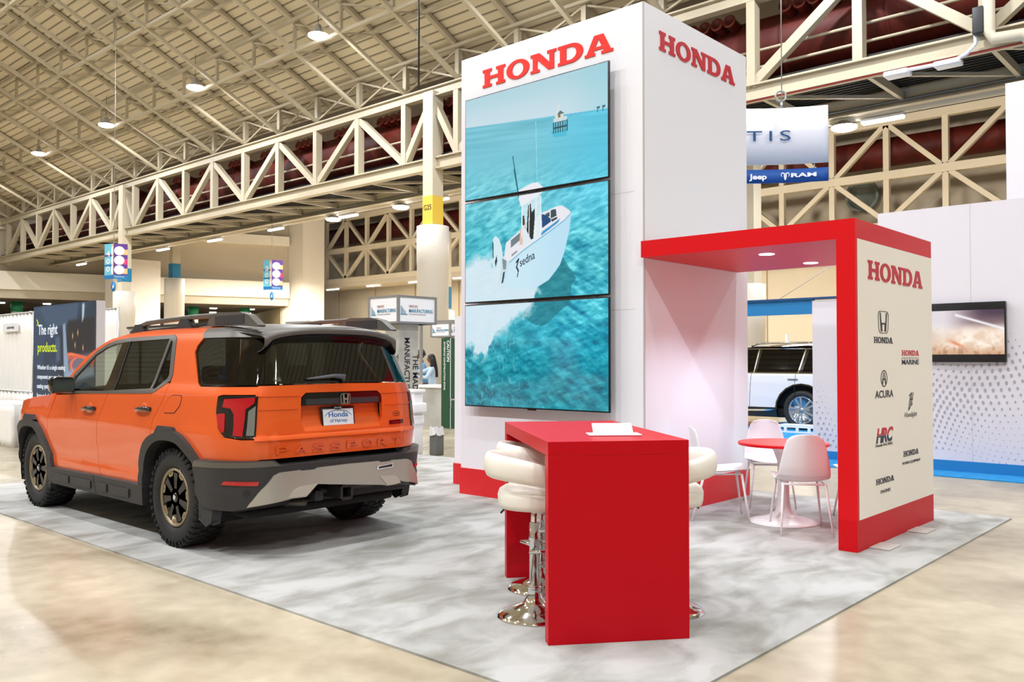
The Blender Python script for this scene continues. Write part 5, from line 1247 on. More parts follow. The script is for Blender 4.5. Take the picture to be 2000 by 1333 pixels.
# big seat banner
q0 = dep(66, 602, 15.1); yB = q0.y; xL = q0.x; xR = on_y(187, 590, yB).x; zB = 2.42; Wb = xR - xL
ban = thing('seat_banner', 'dark blue light box banner about car seating that reads The right products', 'banner', (xL, yB, 0))
side_end = on_x(206, 590, xR).y - yB
MB().box(0, Wb, .012, max(.06, side_end), 0, zB).build('box_frame', mat('light box side', (196, 190, 190), .5), ban)
def seat_print(u, v):
    X = u * Wb; Z = v * zB; aspect = Wb
    c = np.zeros(u.shape + (3,)); c[:] = np.array((30, 48, 70)) / 255.
    n = fbm(u * 4, v * 5, 4, 3); c = c * (0.7 + .7 * n[..., None])
    def P(pts, col, a=1., soft=0):
        nonlocal c
        m = sum(inpoly(u + dx * soft, v + dy * soft, pts).astype(float) for dx in (-1, 0, 1) for dy in (-1, 0, 1)) / 9.; c = mixc(c, m * a, col)
    P([(0,.98),(.2,1),(.75,1),(.72,.86),(.35,.84),(.12,.88)], (60, 84, 108), .9, .012)
    P([(0,.95),(.12,.97),(.20,.90),(.21,.70),(.15,.56),(0,.55)], (44, 66, 92), .9, .012); P([(.0,.55),(.17,.56),(.22,.30),(.2,.0),(0,0)], (32, 52, 78), .9, .012)
    P([(.58,.88),(.99,.90),(.99,.50),(.60,.50),(.57,.7)], (26, 22, 30), 1, .01); P([(.57,.64),(.99,.67),(.99,.50),(.60,.50)], (120, 110, 130), .9, .012)
    for k, (v0, colr) in enumerate(((.665, (255, 96, 50)), (.645, (255, 130, 80)), (.62, (236, 90, 60)))):
        cv = v0 - .18 * np.abs(u - .62 - .04 * k) ** 1.2 + .02 * k * u
        c = mixc(c, np.exp(-((v - cv) / .008) ** 2) * (u > .58) * (u < .99), colr)
    ell_ = np.exp(-((np.hypot((u - .80) / .16, (v - .585) / .06) - 1) / .12) ** 2); c = mixc(c, ell_ * (v < .64) * (u > .62) * (u < .97), (255, 110, 70))
    P([(.60,.55),(.99,.58),(.99,.50),(.60,.42)], (150, 176, 204), .8, .012); P([(.58,.46),(.99,.52),(.99,.1),(.62,.1)], (44, 66, 92), 1, .01)
    P([(.50,.86),(.54,.87),(.60,.56),(.66,.28),(.60,.24),(.53,.5)], (150, 170, 190), .9, .006); P([(.44,.80),(.50,.80),(.52,.30),(.46,.26)], (24, 36, 54), .9, .01)
    P([(.38,.78),(.46,.78),(.47,.62),(.40,.60)], (70, 92, 118), .9, .01)
    P([(.80,.99),(.84,.99),(.83,.90),(.80,.86)], (196, 214, 226), .9, .006)
    for uu, vv in ((.66, .78), (.74, .80), (.70, .72), (.82, .70)): c = mixc(c, np.exp(-((u - uu) / .008) ** 2 - ((v - vv) / .02) ** 2), (255, 196, 130))
    return c
print_m = picture_mat('banner print', .85, .5)
colour_grid('print', seat_print, Matrix.Identity(4) @ frame_mat((0, 0, 0), (1, 0, 0), (0, 0, 1)), Wb, zB, 260, 260, print_m, ban)
wt = emis('banner white letters', (232, 238, 245), .95); yw = emis('banner yellow letters', (206, 222, 66), .95)
def bt(word, u0, v0, wd, ht, m, b=0): text('lettering', word, (u0 * Wb, -.004, v0 * zB), (1, 0, 0), (0, 0, 1), wd * Wb, ht * zB, m, ban, .002, bold=b)
bt('The right', .09, .775, .33, .095, wt, .012); bt('products.', .085, .655, .33, .09, yw, .012)
for i, s_ in enumerate(('Whether it\'s a single seating', 'component or a complete', 'seating system, we always', 'focus on both the tiny details', 'and the big picture.')):
    bt(s_, .08, .545 - .066 * i, (.47, .43, .42, .46, .36)[i], .042, wt, .006)
M = frame_mat((.055 * Wb, -.004, .86 * zB), (1, 0, 0), (0, 0, 1)); MB().prism([[(0, 0), (.10, .04), (.10, .06), (.03, .12), (0, .12), (.06, .055)]], M, .002).build('accent_mark', yw, ban)

# ---- hanging number signs
def number_sign(num, px, py0, py1, Z, label, last):
    c_ = dep(px, (py0 + py1) / 2, Z); h_ = (py1 - py0) / FPX * Z; w_ = h_ * .36
    t = thing('hanging_sign', label, 'sign', (c_.x, c_.y, c_.z - h_ / 2), YAW); ztop = roof_z(c_.y) + .1 if c_.y < TY else 9.5
    cols = dict(cy=(110, 196, 220), pk=(226, 50, 110), pu=(96, 50, 140), orr=(244, 190, 130), bl=(30, 120, 180))
    ms = {k: mat('sign ' + k, v, .5) for k, v in cols.items()}
    for sd in (-1, 1):
        A = Matrix.Rotation(.45 * sd, 4, 'Z')
        def bx(u0, u1, v0, v1, m, d=0, nm='panel'): x0_, x1_ = (u0 * w_ * sd, u1 * w_ * sd); MB().box(min(x0_, x1_), max(x0_, x1_), -.012 - d, .012, v0 * h_, v1 * h_, A).build(nm, m, t)
        bx(0, 1, .11, 1, ms['cy'] if sd < 0 else ms['pu']); bx(0, 1, 0, .11, ms['bl'])
        if sd < 0:
            bx(.02, .25, .12, .98, ms['orr'], .004, 'stripe'); bx(.2, 1, .36, .41, ms['bl'], .005, 'stripe'); bx(.2, 1, .64, .69, ms['pu'], .005, 'stripe')
            for i, ch in enumerate(num): text('number', ch, A @ Vector((-.78 * w_, -.022, (.70 - .22 * i) * h_ - .06 * h_)), A.to_3x3() @ Vector((1, 0, 0)), (0, 0, 1), .42 * w_, .16 * h_, white_plas, t, .004, bold=.03)
        else:
            for i, cc in enumerate(('orr', 'pk', 'orr')): bx(.55, 1, .15 + .27 * i, .30 + .27 * i, ms[cc], .003, 'stripe')
            text('lettering', last, A @ Vector((.02, -.02, .03 * h_)), A.to_3x3() @ Vector((1, 0, 0)), (0, 0, 1), .7 * w_, .06 * h_, white_plas, t, .002)
        for i in range(3):
            cxx = (.40 * w_ if sd > 0 else -.12 * w_)
            if sd > 0:
                MB().prism([arc(cxx, (.26 + .27 * i) * h_, .38 * w_, .13 * h_, 0, 345, 24)], A @ frame_mat((0, -.02, 0), (1, 0, 0), (0, 0, 1)), .006).build('logo_disc', white_plas, t)
            else:
                MB().prism([arc(0, (.26 + .27 * i) * h_, .24 * w_, .13 * h_, 90, 270, 16)], A @ frame_mat((0, -.02, 0), (1, 0, 0), (0, 0, 1)), .006).build('logo_disc', white_plas, t)
    MB().lathe([(0, -.02), (.16 * h_ * .9, -.02), (.16 * h_ * .9, .02), (0, .02)], 28, Matrix.Translation((0, 0, -.22 * h_)) @ Matrix.Scale(.45, 4, (1, 0, 0)) @ Matrix.Rotation(math.pi / 2, 4, 'X')).build('round_tag', ms['bl'], t)
    MB().prism([[(-.3, -.6), (.35, -.1), (.1, .1), (.3, .6), (-.2, .2), (-.1, -.1)]], Matrix.Translation((0, 0, -.22 * h_)) @ frame_mat((0, -.03, 0), (1, 0, 0), (0, 0, 1)) @ Matrix.Scale(.11 * h_, 4), .02).build('tag_symbol', white_plas, t)
    MB().cyl((0, 0, -.1 * h_), (0, 0, 0), .01, 6).cyl((0, 0, h_), (0, 0, ztop - c_.z + h_ / 2), .012, 6).build('hanging_wire', alu, t)
number_sign('400', 222, 476, 545, 34, 'hanging 400 section sign with coloured panels left of the piers', 'Manufacturing')
number_sign('300', 531, 508, 566, 46, 'hanging 300 section sign with coloured panels beside the square pier', 'Manufacturing')

# ---- manufacturing kiosk: two faced sign on a grey marbled tower
marble = mat('grey marbled panel', (178, 176, 168), .5, var=(1.6, .28, 8)); sign_white = mat('sign white', (240, 240, 242), .5); mt_blue = mat('teal ink', (56, 138, 168), .5); mt_grey = mat('grey ink', (150, 140, 140), .5)
def kiosk(pxl, pxc, pxr, py0, py1, Z, label, full=True):
    c_ = dep(pxc, py0, Z); zb = dep(pxc, py1, Z).z; wx = c_.x - on_y(pxl, 600, c_.y).x; wy = on_x(pxr, 600, c_.x).y - c_.y
    t = thing('kiosk', label, 'kiosk', (c_.x, c_.y, 0)); h_ = c_.z - zb; f = .04
    MB().box(-wx, 0, 0, wy, zb, c_.z).build('sign_box', sign_white, t)
    fr = MB()
    for z in (zb, c_.z - f): fr.box(-wx - .01, .01, -.01, wy + .01, z, z + f)
    for x, y in ((-wx, 0), (0, 0), (0, wy)): fr.box(x - .025, x + .02, y - .02, y + .025, zb, c_.z)
    fr.build('sign_frame', alu, t)
    for (o, r, w_) in ((Vector((-wx, -.004, zb)), Vector((1, 0, 0)), wx), (Vector((.004, 0, zb)), Vector((0, 1, 0)), wy)):
        up = Vector((0, 0, 1))
        text('lettering', 'MADE INC' if not full else 'MADE INC', o + r * w_ * .28 + up * h_ * .58, r, up, w_ * .24, h_ * .09, mat('rust ink', (180, 120, 110), .5), t, .002)
        text('lettering', 'MANUFACTURING', o + r * w_ * .28 + up * h_ * .40, r, up, w_ * .64, h_ * .13, mt_blue, t, .002, bold=.01)
        text('lettering', 'EXTENSION PARTNERSHIP', o + r * w_ * .28 + up * h_ * .32, r, up, w_ * .45, h_ * .04, mt_grey, t, .002)
        M = frame_mat(o, r, up); L = MB()
        for k in range(4): L.prism([[(w_ * (.07 + .035 * k), h_ * .34), (w_ * (.085 + .035 * k), h_ * .34), (w_ * (.085 + .035 * k), h_ * (.62 - .06 * k)), (w_ * (.07 + .035 * k), h_ * (.62 - .06 * k))]], M, .002)
        L.prism([[(w_ * .06, h_ * .31), (w_ * .24, h_ * .31), (w_ * .24, h_ * .34), (w_ * .06, h_ * .34)]], M, .002)
        L.build('factory_mark', mt_blue, t)
    if full:
        pl_, pr_ = on_y(752, 700, c_.y + .12).x - c_.x, on_x(817, 700, c_.x - .12).y - c_.y
        MB().box(pl_, -.12, .12, pr_, 0, zb).build('column_panel', marble, t)
        up2 = Vector((0, 1, 0))
        for (w1, yy, zt, ht) in (('MANUFACTURING EXPO', .22, zb - .25, .13), ('THE MADE IN AMERICA', .56, zb - .55, .13)):
            text('column_lettering', w1, (-.118, pr_ * yy + .12, zt), (0, 0, -1), (0, 1, 0), 1.62, ht, black_ink, t, .002, bold=.012)
            text('column_lettering', w1, (pl_ + (-.12 - pl_) * (yy + .1), .118, zt), (0, 0, -1), (1, 0, 0), 1.62, ht * .9, black_ink, t, .002, bold=.012)
    return t
kiosk(722, 778, 850, 576, 632, 15.5, 'grey marbled kiosk with two manufacturing sign faces above the vehicle corner')
k2 = kiosk(560, 603, 650, 627, 660, 24, 'distant white two faced sign just above the vehicle roof', False)
k3 = kiosk(843, 879, 905, 629, 659, 20.5, 'small white two faced sign beside the tower above the green banner', False)
for k_ in (k2, k3): MB().box(-.5, -.4, .3, .4, 0, 2.2).build('post', alu, k_)
# counter block and grey wall under it
Yc = on_z(850, 835).y
gw = thing('marbled_counter', 'grey marbled counter wall with a pale frame under the two people', 'counter', (0, Yc, 0))
xg0, xg1 = on_y(818, 800, Yc).x, on_y(880, 800, Yc).x; zg = on_y(850, 758, Yc).z
MB().box(xg0, xg1, 0, .4, 0, zg).build('counter_panel', marble, gw)
MB().box(xg0 - .02, xg1 + .02, -.03, .45, zg, zg + .06).box(xg1 - .02, xg1 + .03, -.03, .45, 0, zg).box(xg0 - .02, xg0 + .03, -.03, .45, 0, zg).build('counter_frame', sign_white, gw)
t = thing('opening_surround', 'tall thin white frame around the opening where the two people stand', 'frame', (0, Yc, 0))
xf0 = on_y(817, 700, Yc).x; zf = on_y(817, 632, Yc).z
MB().box(xf0 - .02, xf0 + .02, .05, .12, zg + .07, zf).box(xf0, xg1, .05, .12, zf, zf + .05).build('frame_bar', alu, t)
# white stand with moulded front below, at the end of the carpet
pc = on_z(818, 890); xq0, xq1 = on_y(792, 850, pc.y).x, on_y(812, 850, pc.y).x; dq = on_x(831, 850, xq1).y - pc.y
t = thing('white_plinth', 'white moulded reception plinth behind the right rear corner of the vehicle', 'plinth', (xq1, pc.y, 0))
wq = xq1 - xq0; zq = lambda py: on_y(818, py, pc.y).z
MB().rbox(-wq - .5, -.06, .02, dq, 0, zq(768), .01).build('body', white_plas, t)
MB().rbox(-wq - .5, -.02, .0, dq + .02, zq(768), zq(762), .01).build('top_slab', white_plas, t)
MB().rbox(-wq - .3, .02, -.05, dq + .02, zq(808), zq(788), .03).build('upper_moulding', white_plas, t)
MB().rbox(-wq - .3, -.03, -.05, dq + .01, zq(832), zq(812), .03).build('lower_moulding', white_plas, t)
MB().box(-wq + .02, -.10, .016, .022, .06, zq(840)).build('door_panel', mat('white door panel', (222, 222, 228), .5), t)
# waste bin with clear bag
pb_ = on_z(840, 891)
t = thing('waste_bin', 'tall grey waste bin with a clear bag liner behind the vehicle', 'bin', (pb_.x, pb_.y + .14, 0))
MB().rbox(-.085, .085, -.085, .085, 0, .36, .02).build('bin_body', mat('bin grey', (96, 96, 94), .5, var=(3, .2)), t)
def bag(u, v): a_ = 2 * math.pi * u; r_ = .115 + .012 * math.sin(a_ * 9 + v * 4) - .02 * v; return (r_ * math.cos(a_), r_ * math.sin(a_), .32 + .13 * v + .01 * math.sin(a_ * 5))
MB().grid(bag, 48, 6).build('bag_liner', mat('milky bag', (216, 214, 212), .3, alpha=.7), t)
# green caution banner
Yg_ = dep(873, 704, 19).y; xa, xb_ = on_y(862, 700, Yg_).x, on_y(884, 700, Yg_).x; z0, z1 = 0.0, on_y(872, 661, Yg_).z
t = thing('caution_banner', 'dark green upright banner reading CAUTION beside the tower', 'banner', (xa, Yg_, 0)); wg = xb_ - xa; dg = mat('dark green print', (22, 74, 44), .6)
MB().box(0, wg * 1.25, 0, .05, .02, z1).build('banner_sheet', dg, t); MB().box(wg * .80, wg * .84, -.004, 0, .02, z1).build('white_stripe', sign_white, t)
text('lettering', 'CAUTION', (wg * .50, -.002, z1 - .05), (0, 0, -1), (1, 0, 0), .46 * 1, wg * .24, sign_white, t, .002, bold=.02)
text('lettering', 'ENTERING CONSTRUCTION ZONE', (wg * .22, -.002, z1 - .08), (0, 0, -1), (1, 0, 0), 1.05, wg * .14, sign_white, t, .002, bold=.01)
# chrome handle and latch on a white door further back
hd = dep(889, 783, 11.6)

# ================================================================== PEOPLE
def skin_body(name, verts, edges, radii, m, parent, sub=2):
    me = bpy.data.meshes.new(name); me.from_pydata(verts, edges, []); me.materials.append(m); me.update()
    o = bpy.data.objects.new(name, me); COL.objects.link(o); o.parent = parent
    if not me.skin_vertices: me.attributes  # layer is made by the modifier below
    bm = bmesh.new(); bm.from_mesh(me); ly = bm.verts.layers.skin.verify()
    for v, r in zip(bm.verts, radii): v[ly].radius = (r if isinstance(r, tuple) else (r, r)); v[ly].use_root = False
    bm.verts.ensure_lookup_table(); bm.verts[0][ly].use_root = True
    bm.to_mesh(me); bm.free()
    md = o.modifiers.new('skin', 'SKIN'); md.use_smooth_shade = True; md.branch_smoothing = .6
    s_ = o.modifiers.new('round', 'SUBSURF'); s_.levels = sub; s_.render_levels = sub
    return o
def person(label, loc, rz, skin, shirt, trousers, hair, arm_l, arm_r, lean=.0, long_hair=False, scale=1.0):
    """standing figure about 1.75 m; faces local -y; arm = (elbow, wrist)"""
    t = thing('person', label, 'person', loc, rz); t.scale = (scale,) * 3
    L = lean
    J = {'pel': (0, 0, .95), 'waist': (0, -.02 * L, 1.08), 'chest': (0, -.12 * L, 1.30), 'neck': (0, -.20 * L, 1.47), 'skull0': (0, -.23 * L - .01, 1.55)}
    vs = [(0, 0, .93), (0, -.03 * L, 1.05), (0, -.10 * L, 1.20), (0, -.17 * L, 1.36), (0, -.22 * L, 1.46), (0, -.24 * L, 1.52)]
    ed = [(0, 1), (1, 2), (2, 3), (3, 4), (4, 5)]; ra = [(.155, .11), (.135, .10), (.15, .11), (.16, .11), (.07, .06), (.055, .055)]
    def add(p, r, par): vs.append(p); ra.append(r); ed.append((par, len(vs) - 1)); return len(vs) - 1
    hands = []
    for sx, (el, wr) in ((-1, arm_l), (1, arm_r)):
        s_ = add((sx * .185, -.17 * L, 1.40), (.06, .06), 3); e_ = add(el, (.043, .043), s_); m_ = add(tuple((Vector(el) + Vector(wr)) / 2), (.038, .038), e_); w_ = add(wr, (.027, .024), m_)
        d_ = (Vector(wr) - Vector(el)).normalized(); palm = Vector(wr) + d_ * .06; p_ = add(tuple(palm), (.036, .016), w_); hands.append((palm, d_, sx))
    for sx in (-1, 1):
        h_ = add((sx * .09, 0, .86), (.09, .095), 0); k_ = add((sx * .10, -.01, .48), (.058, .058), h_); c_ = add((sx * .10, .02, .30), (.055, .055), k_); a_ = add((sx * .10, .02, .09), (.036, .038), c_); add((sx * .11, -.13, .04), (.04, .03), a_)
    body = skin_body('body', vs, ed, ra, skin, t)
    # head with face
    hy = -.25 * L; hc = Vector((0, hy - .01, 1.645))
    def head(u, v):
        a_ = 2 * math.pi * u; b_ = math.pi * v; x = math.sin(b_) * math.cos(a_); y = math.sin(b_) * math.sin(a_); z = math.cos(b_)
        w_ = .076 * (1 - .18 * max(0, -z)); d_ = .098 * (1 - .10 * max(0, -z)); px_, py_, pz = x * w_, y * d_, z * .118
        if y < 0:
            nose = math.exp(-((px_ / .014) ** 2) - ((pz + .012) / .026) ** 2); py_ -= .022 * nose
            for ex in (-.03, .03): py_ += .010 * math.exp(-(((px_ - ex) / .016) ** 2) - ((pz - .016) / .011) ** 2)
            py_ -= .006 * math.exp(-((px_ / .022) ** 2) - ((pz + .052) / .010) ** 2); py_ -= .008 * math.exp(-((px_ / .02) ** 2) - ((pz + .095) / .02) ** 2)
        return hc + Vector((px_, py_, pz))
    MB().grid(head, 40, 28).build('head', skin, t)
    for ex in (-.03, .03):
        MB().lathe([(0, .012), (.008, .008), (.011, 0), (.008, -.008), (0, -.012)], 12, Matrix.Translation(hc + Vector((ex, -.081, .016)))).build('eye', mat('eye', (40, 30, 26), .2), t)
        MB().lathe([(0, .028), (.010, .02), (.014, 0), (.010, -.02), (0, -.026)], 12, Matrix.Translation(hc + Vector((ex * 2.55, .005, .0)))).build('ear', skin, t)
    MB().tube([hc + Vector((x, -.094 + abs(x) * .5, -.052)) for x in (-.024, -.012, 0, .012, .024)], .0045, 8).build('mouth', mat('lips', (120, 66, 58), .5), t)
    def cap(u, v):
        a_ = 2 * math.pi * u; b_ = math.pi * .58 * v; y = math.sin(b_) * math.sin(a_)
        lim = 1 - .35 * max(0, -math.sin(a_)); b_ *= lim
        return hc + Vector((math.sin(b_) * math.cos(a_) * .083, math.sin(b_) * math.sin(a_) * .106 + .006, math.cos(b_) * .128 + .002))
    hr = MB().grid(cap, 36, 12)
    if long_hair:
        def lock(u, v):
            a_ = math.pi * (-.15 + 1.3 * u); k = v; rr_ = .085 + .03 * math.sin(k * 2.5) + .006 * math.sin(u * 60)
            return Vector((hc.x + rr_ * math.cos(a_) * (1 - .15 * k), hc.y + .02 + (rr_ + .01) * math.sin(a_) * .9 + .05 * k, hc.z + .03 - .50 * k))
        hr.grid(lock, 30, 14)
    o = hr.build('hair', hair, t); solidify(o, .012, 0)
    # shirt: torso plus upper arms grown a little outside the body
    sv = [(0, .0, .86), (0, -.03 * L, 1.05), (0, -.10 * L, 1.20), (0, -.17 * L, 1.36), (0, -.215 * L, 1.445)]; se = [(0, 1), (1, 2), (2, 3), (3, 4)]; sr = [(.178, .135), (.15, .115), (.163, .124), (.172, .122), (.075, .07)]
    for sx, (el, wr) in ((-1, arm_l), (1, arm_r)):
        i = len(sv); e = Vector(el); wv = Vector(wr)
        if long_hair: sv += [(sx * .19, -.17 * L, 1.40), tuple(e), tuple(e.lerp(wv, .85))]; sr += [(.07, .07), (.055, .055), (.042, .042)]; se += [(3, i), (i, i + 1), (i + 1, i + 2)]
        else: sv += [(sx * .19, -.17 * L, 1.40), tuple(Vector((sx * .19, -.17 * L, 1.40)).lerp(e, .75))]; sr += [(.073, .073), (.065, .065)]; se += [(3, i), (i, i + 1)]
    skin_body('shirt', sv, se, sr, shirt, t)
    tv = [(0, 0, .97), (0, 0, .90)]; te = [(0, 1)]; tr = [(.163, .122), (.165, .125)]
    for sx in (-1, 1):
        i = len(tv); tv += [(sx * .092, 0, .82), (sx * .10, -.01, .48), (sx * .10, .02, .12)]; tr += [(.10, .105), (.074, .074), (.06, .06)]; te += [(1, i), (i, i + 1), (i + 1, i + 2)]
    skin_body('trousers', tv, te, tr, trousers, t)
    for sx in (-1, 1): MB().rbox(sx * .105 - .045, sx * .105 + .045, -.20, .08, 0, .085, .03).build('shoe', black_plas, t)
    for palm, d_, sx in hands:
        side = d_.cross(Vector((0, 0, 1))); side = side.normalized() if side.length > .1 else Vector((1, 0, 0)); dn = side.cross(d_).normalized()
        if dn.z > 0: dn = -dn
        for k, (off, ln) in enumerate(((-.027, .062), (-.009, .072), (.009, .068), (.027, .054))):
            p0 = palm + side * off + d_ * .02; p1 = p0 + d_ * ln * .5 + dn * .006; p2 = p1 + d_ * ln * .3 + dn * .018; p3 = p2 + d_ * ln * .15 + dn * .02
            MB().tube([p0, p1, p2, p3], [.0095, .009, .008, .006], 8).build('finger', skin, t)
        p0 = palm - side * sx * .03 - d_ * .02; MB().tube([p0, p0 - side * sx * .022 + d_ * .02, p0 - side * sx * .026 + d_ * .05 + dn * .01], [.011, .010, .007], 8).build('thumb', skin, t)
    return t
skin1 = mat('brown skin', (120, 76, 56), .5); skin2 = mat('deep brown skin', (104, 64, 48), .5); hair_b = mat('black hair', (20, 17, 17), .45)
pm_ = dep(830, 704, 21.6); pw_ = dep(845, 704, 21.0)
cam_left = YAW + math.pi          # local x of the picture, pointing left
person('person in a light blue polo shirt looking down at the left of the counter', (pm_.x, pm_.y, 0), YAW - math.pi / 2 + .2, skin2, mat('blue polo cloth', (96, 156, 206), .8), mat('blue apron trousers', (50, 100, 160), .8), hair_b,
       ((-.27, -.12, 1.16), (-.12, -.38, 1.12)), ((.27, -.12, 1.16), (.12, -.36, 1.12)), lean=.35)
person('person with long black hair in a pale shirt and black trousers reaching to the left', (pw_.x, pw_.y, 0), YAW - math.pi / 2 + .1, skin1, mat('pale blue shirt cloth', (186, 206, 222), .8), mat('black trousers cloth', (26, 25, 28), .8), hair_b,
       ((-.26, -.28, 1.30), (-.20, -.56, 1.38)), ((.26, -.16, 1.16), (.16, -.42, 1.20)), lean=.1, long_hair=True, scale=.93)

# ================================================================== STAND ON THE RIGHT
dots = mat('halftone grey', (168, 166, 176), .6); wall_white = mat('stand wall white', (222, 218, 226), .55); blue_cpt = mat('blue carpet', (16, 132, 196), .9, var=(8, .15)); blue_pan = mat('blue laminate', (24, 126, 190), .5)
YW = 12.72
wr_ = thing('stand_wall', 'long white stand wall with halftone dots carrying the right hand screen', 'wall panel', (-4.35, YW, 0))
xw0 = on_y(1715, 500, YW).x; dx0 = xw0 + 4.35
HT = on_y(1850, 403, YW).z
MB().box(dx0, dx0 + 7.5, 0, .15, .013, HT).build('wall_board', wall_white, wr_)
MB().box(dx0 + 1.2, dx0 + 1.206, -.002, 0, .15, HT).build('joint', mat('panel seam', (200, 196, 196), .6), wr_)
MB().box(dx0 - .02, dx0 + 7.5, -.04, .0, .013, .15).build('base_band', blue_pan, wr_)
def halftone(parent, x0, x1, z0, z1, fn, name='halftone_dots'):
    mb = MB(); st = .085; i = 0
    z = z0
    while z < z1:
        x = x0 + (st / 2 if i % 2 else 0)
        while x < x1:
            dxx, dzz, r_, el = fn(x, z)
            if r_ > .004:
                c_, s_ = math.cos(el), math.sin(el)
                mb.add([(x + dxx, -.003, z + dzz)] + [(x + dxx + r_ * (math.cos(a_) * 1.25 * c_ - math.sin(a_) * .8 * s_), -.003, z + dzz + r_ * (math.cos(a_) * 1.25 * s_ + math.sin(a_) * .8 * c_)) for a_ in [k * math.pi / 4 for k in range(8)]],
                       [(0, 1 + (k + 1) % 8, 1 + k)[::-1] for k in range(8)])
            x += st
        z += st * .95; i += 1
    return mb.build(name, dots, parent)
def wave_dots(x, z):
    ph = 2.2 * x - .9 * z + .8 * math.sin(1.4 * x + 1.8 * z)
    s_ = math.sin(ph * 1.6) * .5 + .5
    edge = ss((1.75 - z + .45 * math.sin(x * 1.7)) / .5) * ss(z / .25) + .9 * ss((x - 2.2) / 1.2) * ss((z - 1.2) / .4) * ss((3.0 - z) / .5)
    return (.06 * math.sin(z * 3 + x * 2), .09 * math.sin(x * 2.4 + z * 1.5), .024 * min(1, edge) * (.25 + .75 * s_), .9 + .8 * math.sin(ph))
halftone(wr_, dx0 + .1, dx0 + 7.3, .22, HT - .15, wave_dots)
x5, x6 = on_y(1587, 700, YW + .25).x, on_y(1712, 700, YW + .25).x; zp = on_y(1600, 587, YW + .25).z
wp = thing('stand_wall', 'lower white dotted panel between the portal opening and the long white wall', 'wall panel', (x5, YW + .25, 0))
MB().box(0, x6 - x5, 0, .12, .013, zp).build('wall_board', wall_white, wp); MB().box(0, x6 - x5, -.03, 0, .013, .13).build('base_band', blue_pan, wp)
halftone(wp, .08, x6 - x5 - .05, .2, 1.75, lambda x, z: (.02 * math.sin(z * 6), .02 * math.sin(x * 9), .023 * ss((1.62 - z) / .4) * (.5 + .5 * math.sin(4 * x + 2 * z + 1)), .6 + .5 * math.sin(3 * z)))
x7 = on_y(1380, 700, YW + .25).x
hb_ = thing('header_beam', 'bright blue header beam left of the lower dotted panel', 'beam', (x5, YW + .25, 0))
MB().box(x7 - x5, 0, .02, .10, zp - .20, zp + .02).build('beam', blue_pan, hb_); MB().box(x7 - x5, x6 - x5, -.03, .14, zp + .02, zp + .05).build('cap_strip', mat('dark blue cap', (16, 70, 120), .5), hb_)
MB().box(x7 - x5 - .1, x7 - x5, 0, .12, 0, zp + .02).build('post', wall_white, hb_)
tag(MB().box(-9.3, 5, 12.05, 24, .0, .012).build('blue_carpet', blue_cpt), 'bright blue carpet under the stand with the white vehicle', 'carpet')
# wall screen
Ys = YW - .07; s0, s1 = on_y(1808, 700, Ys).x, on_y(1965, 700, Ys).x; sz0, sz1 = on_y(1965, 708, Ys).z, on_y(1965, 588, Ys).z
t = thing('wall_screen', 'black screen with a pale desert race picture on the long white wall', 'screen', (s0, Ys, sz0))
MB().rbox(0, s1 - s0, 0, .06, 0, sz1 - sz0, .006).build('case', bez, t)
def desert(u, v):
    c = np.zeros(u.shape + (3,)); c[:] = np.array((226, 200, 178)) / 255.
    c = mixc(c, sm(v, .5, .75), (120, 98, 104)); c = mixc(c, sm(v, .72, .95) * sm(u, .3, .9), (72, 58, 78)); c = mixc(c, sm(u, .75, .2) * sm(v, .3, .7) * .8, (240, 236, 240))
    n = fbm(u * 7, v * 5, 5, 3); c = mixc(c, sm(n, .42, .75) * sm(v, .8, .3), (250, 240, 228)); c = mixc(c, sm(v, .25, 0) * .7, (190, 140, 100)); n2 = fbm(u * 30, v * 8, 3, 8); c = mixc(c, (n2 > .6) * sm(v, .3, .05) * .4, (140, 96, 66))
    cv = .92 - .55 * (u - .35) ** 1.0 * (u > .35); c = mixc(c, np.exp(-((v - cv) / .03) ** 2) * (u > .38), (236, 236, 240)); c = mixc(c, np.exp(-((np.hypot((u - .12) / .1, (v - .42) / .14)) ** 2)) * .5, (196, 176, 160))
    c = mixc(c, np.exp(-(((u - .42 + (v - .22)) / .05) ** 2) - ((v - .24) / .08) ** 2) * .8, (214, 110, 70)); return c
Wd, Hd = s1 - s0, sz1 - sz0
colour_grid('display', desert, frame_mat((.015, -.002, Hd * .13), (1, 0, 0), (0, 0, 1)), Wd - .03, Hd * .74, 200, 120, picture_mat('race film', .95, .1), t)
# tall white corner banner at the right edge
YT = 14.2; xt = on_y(1965, 300, YT).x; zt0, zt1 = on_y(1965, 700, YT).z, on_y(1965, 163, YT).z
tag(MB().box(xt, xt + 1.2, YT, YT + .5, .0, zt1).build('white_pylon', mat('pylon white', (236, 232, 234), .5)), 'tall white pylon behind the stand wall at the right picture edge', 'pylon')
# hanging white ring sign with lettering
Zs = 20; cS = dep(1452, 270, Zs); eS = dep(1611, 266, Zs)
rt = Vector((_R.x, _R.y, 0)).normalized(); zc0, zc1 = dep(1600, 323, Zs).z, dep(1600, 213, Zs).z; zb0, zb1 = dep(1600, 359, Zs).z, dep(1600, 333, Zs).z
t = thing('ring_sign', 'hanging white curved sign with thin blue letters and a blue strip of vehicle names below', 'sign', (eS.x, eS.y, 0))
fwd = Vector((_F0.x, _F0.y, 0)); Rr = 5.0; LL = 3.6
def ringp(s_, z, off=0):      # s_ = distance to the left of the visible end
    a_ = (s_ - LL / 2) / Rr; ctr = -rt * (LL / 2) + fwd * (-Rr * .0)
    return ctr - rt * math.sin(a_) * (Rr - off) + fwd * ((Rr) - (Rr - off) * math.cos(a_)) * -1 + Vector((0, 0, z)) - fwd * off
def ring_panel(z0_, z1_, m, nm): o = MB().grid(lambda u, v: ringp(LL * u, z0_ + (z1_ - z0_) * v), 24, 2).build(nm, m, t); solidify(o, .05, 0)
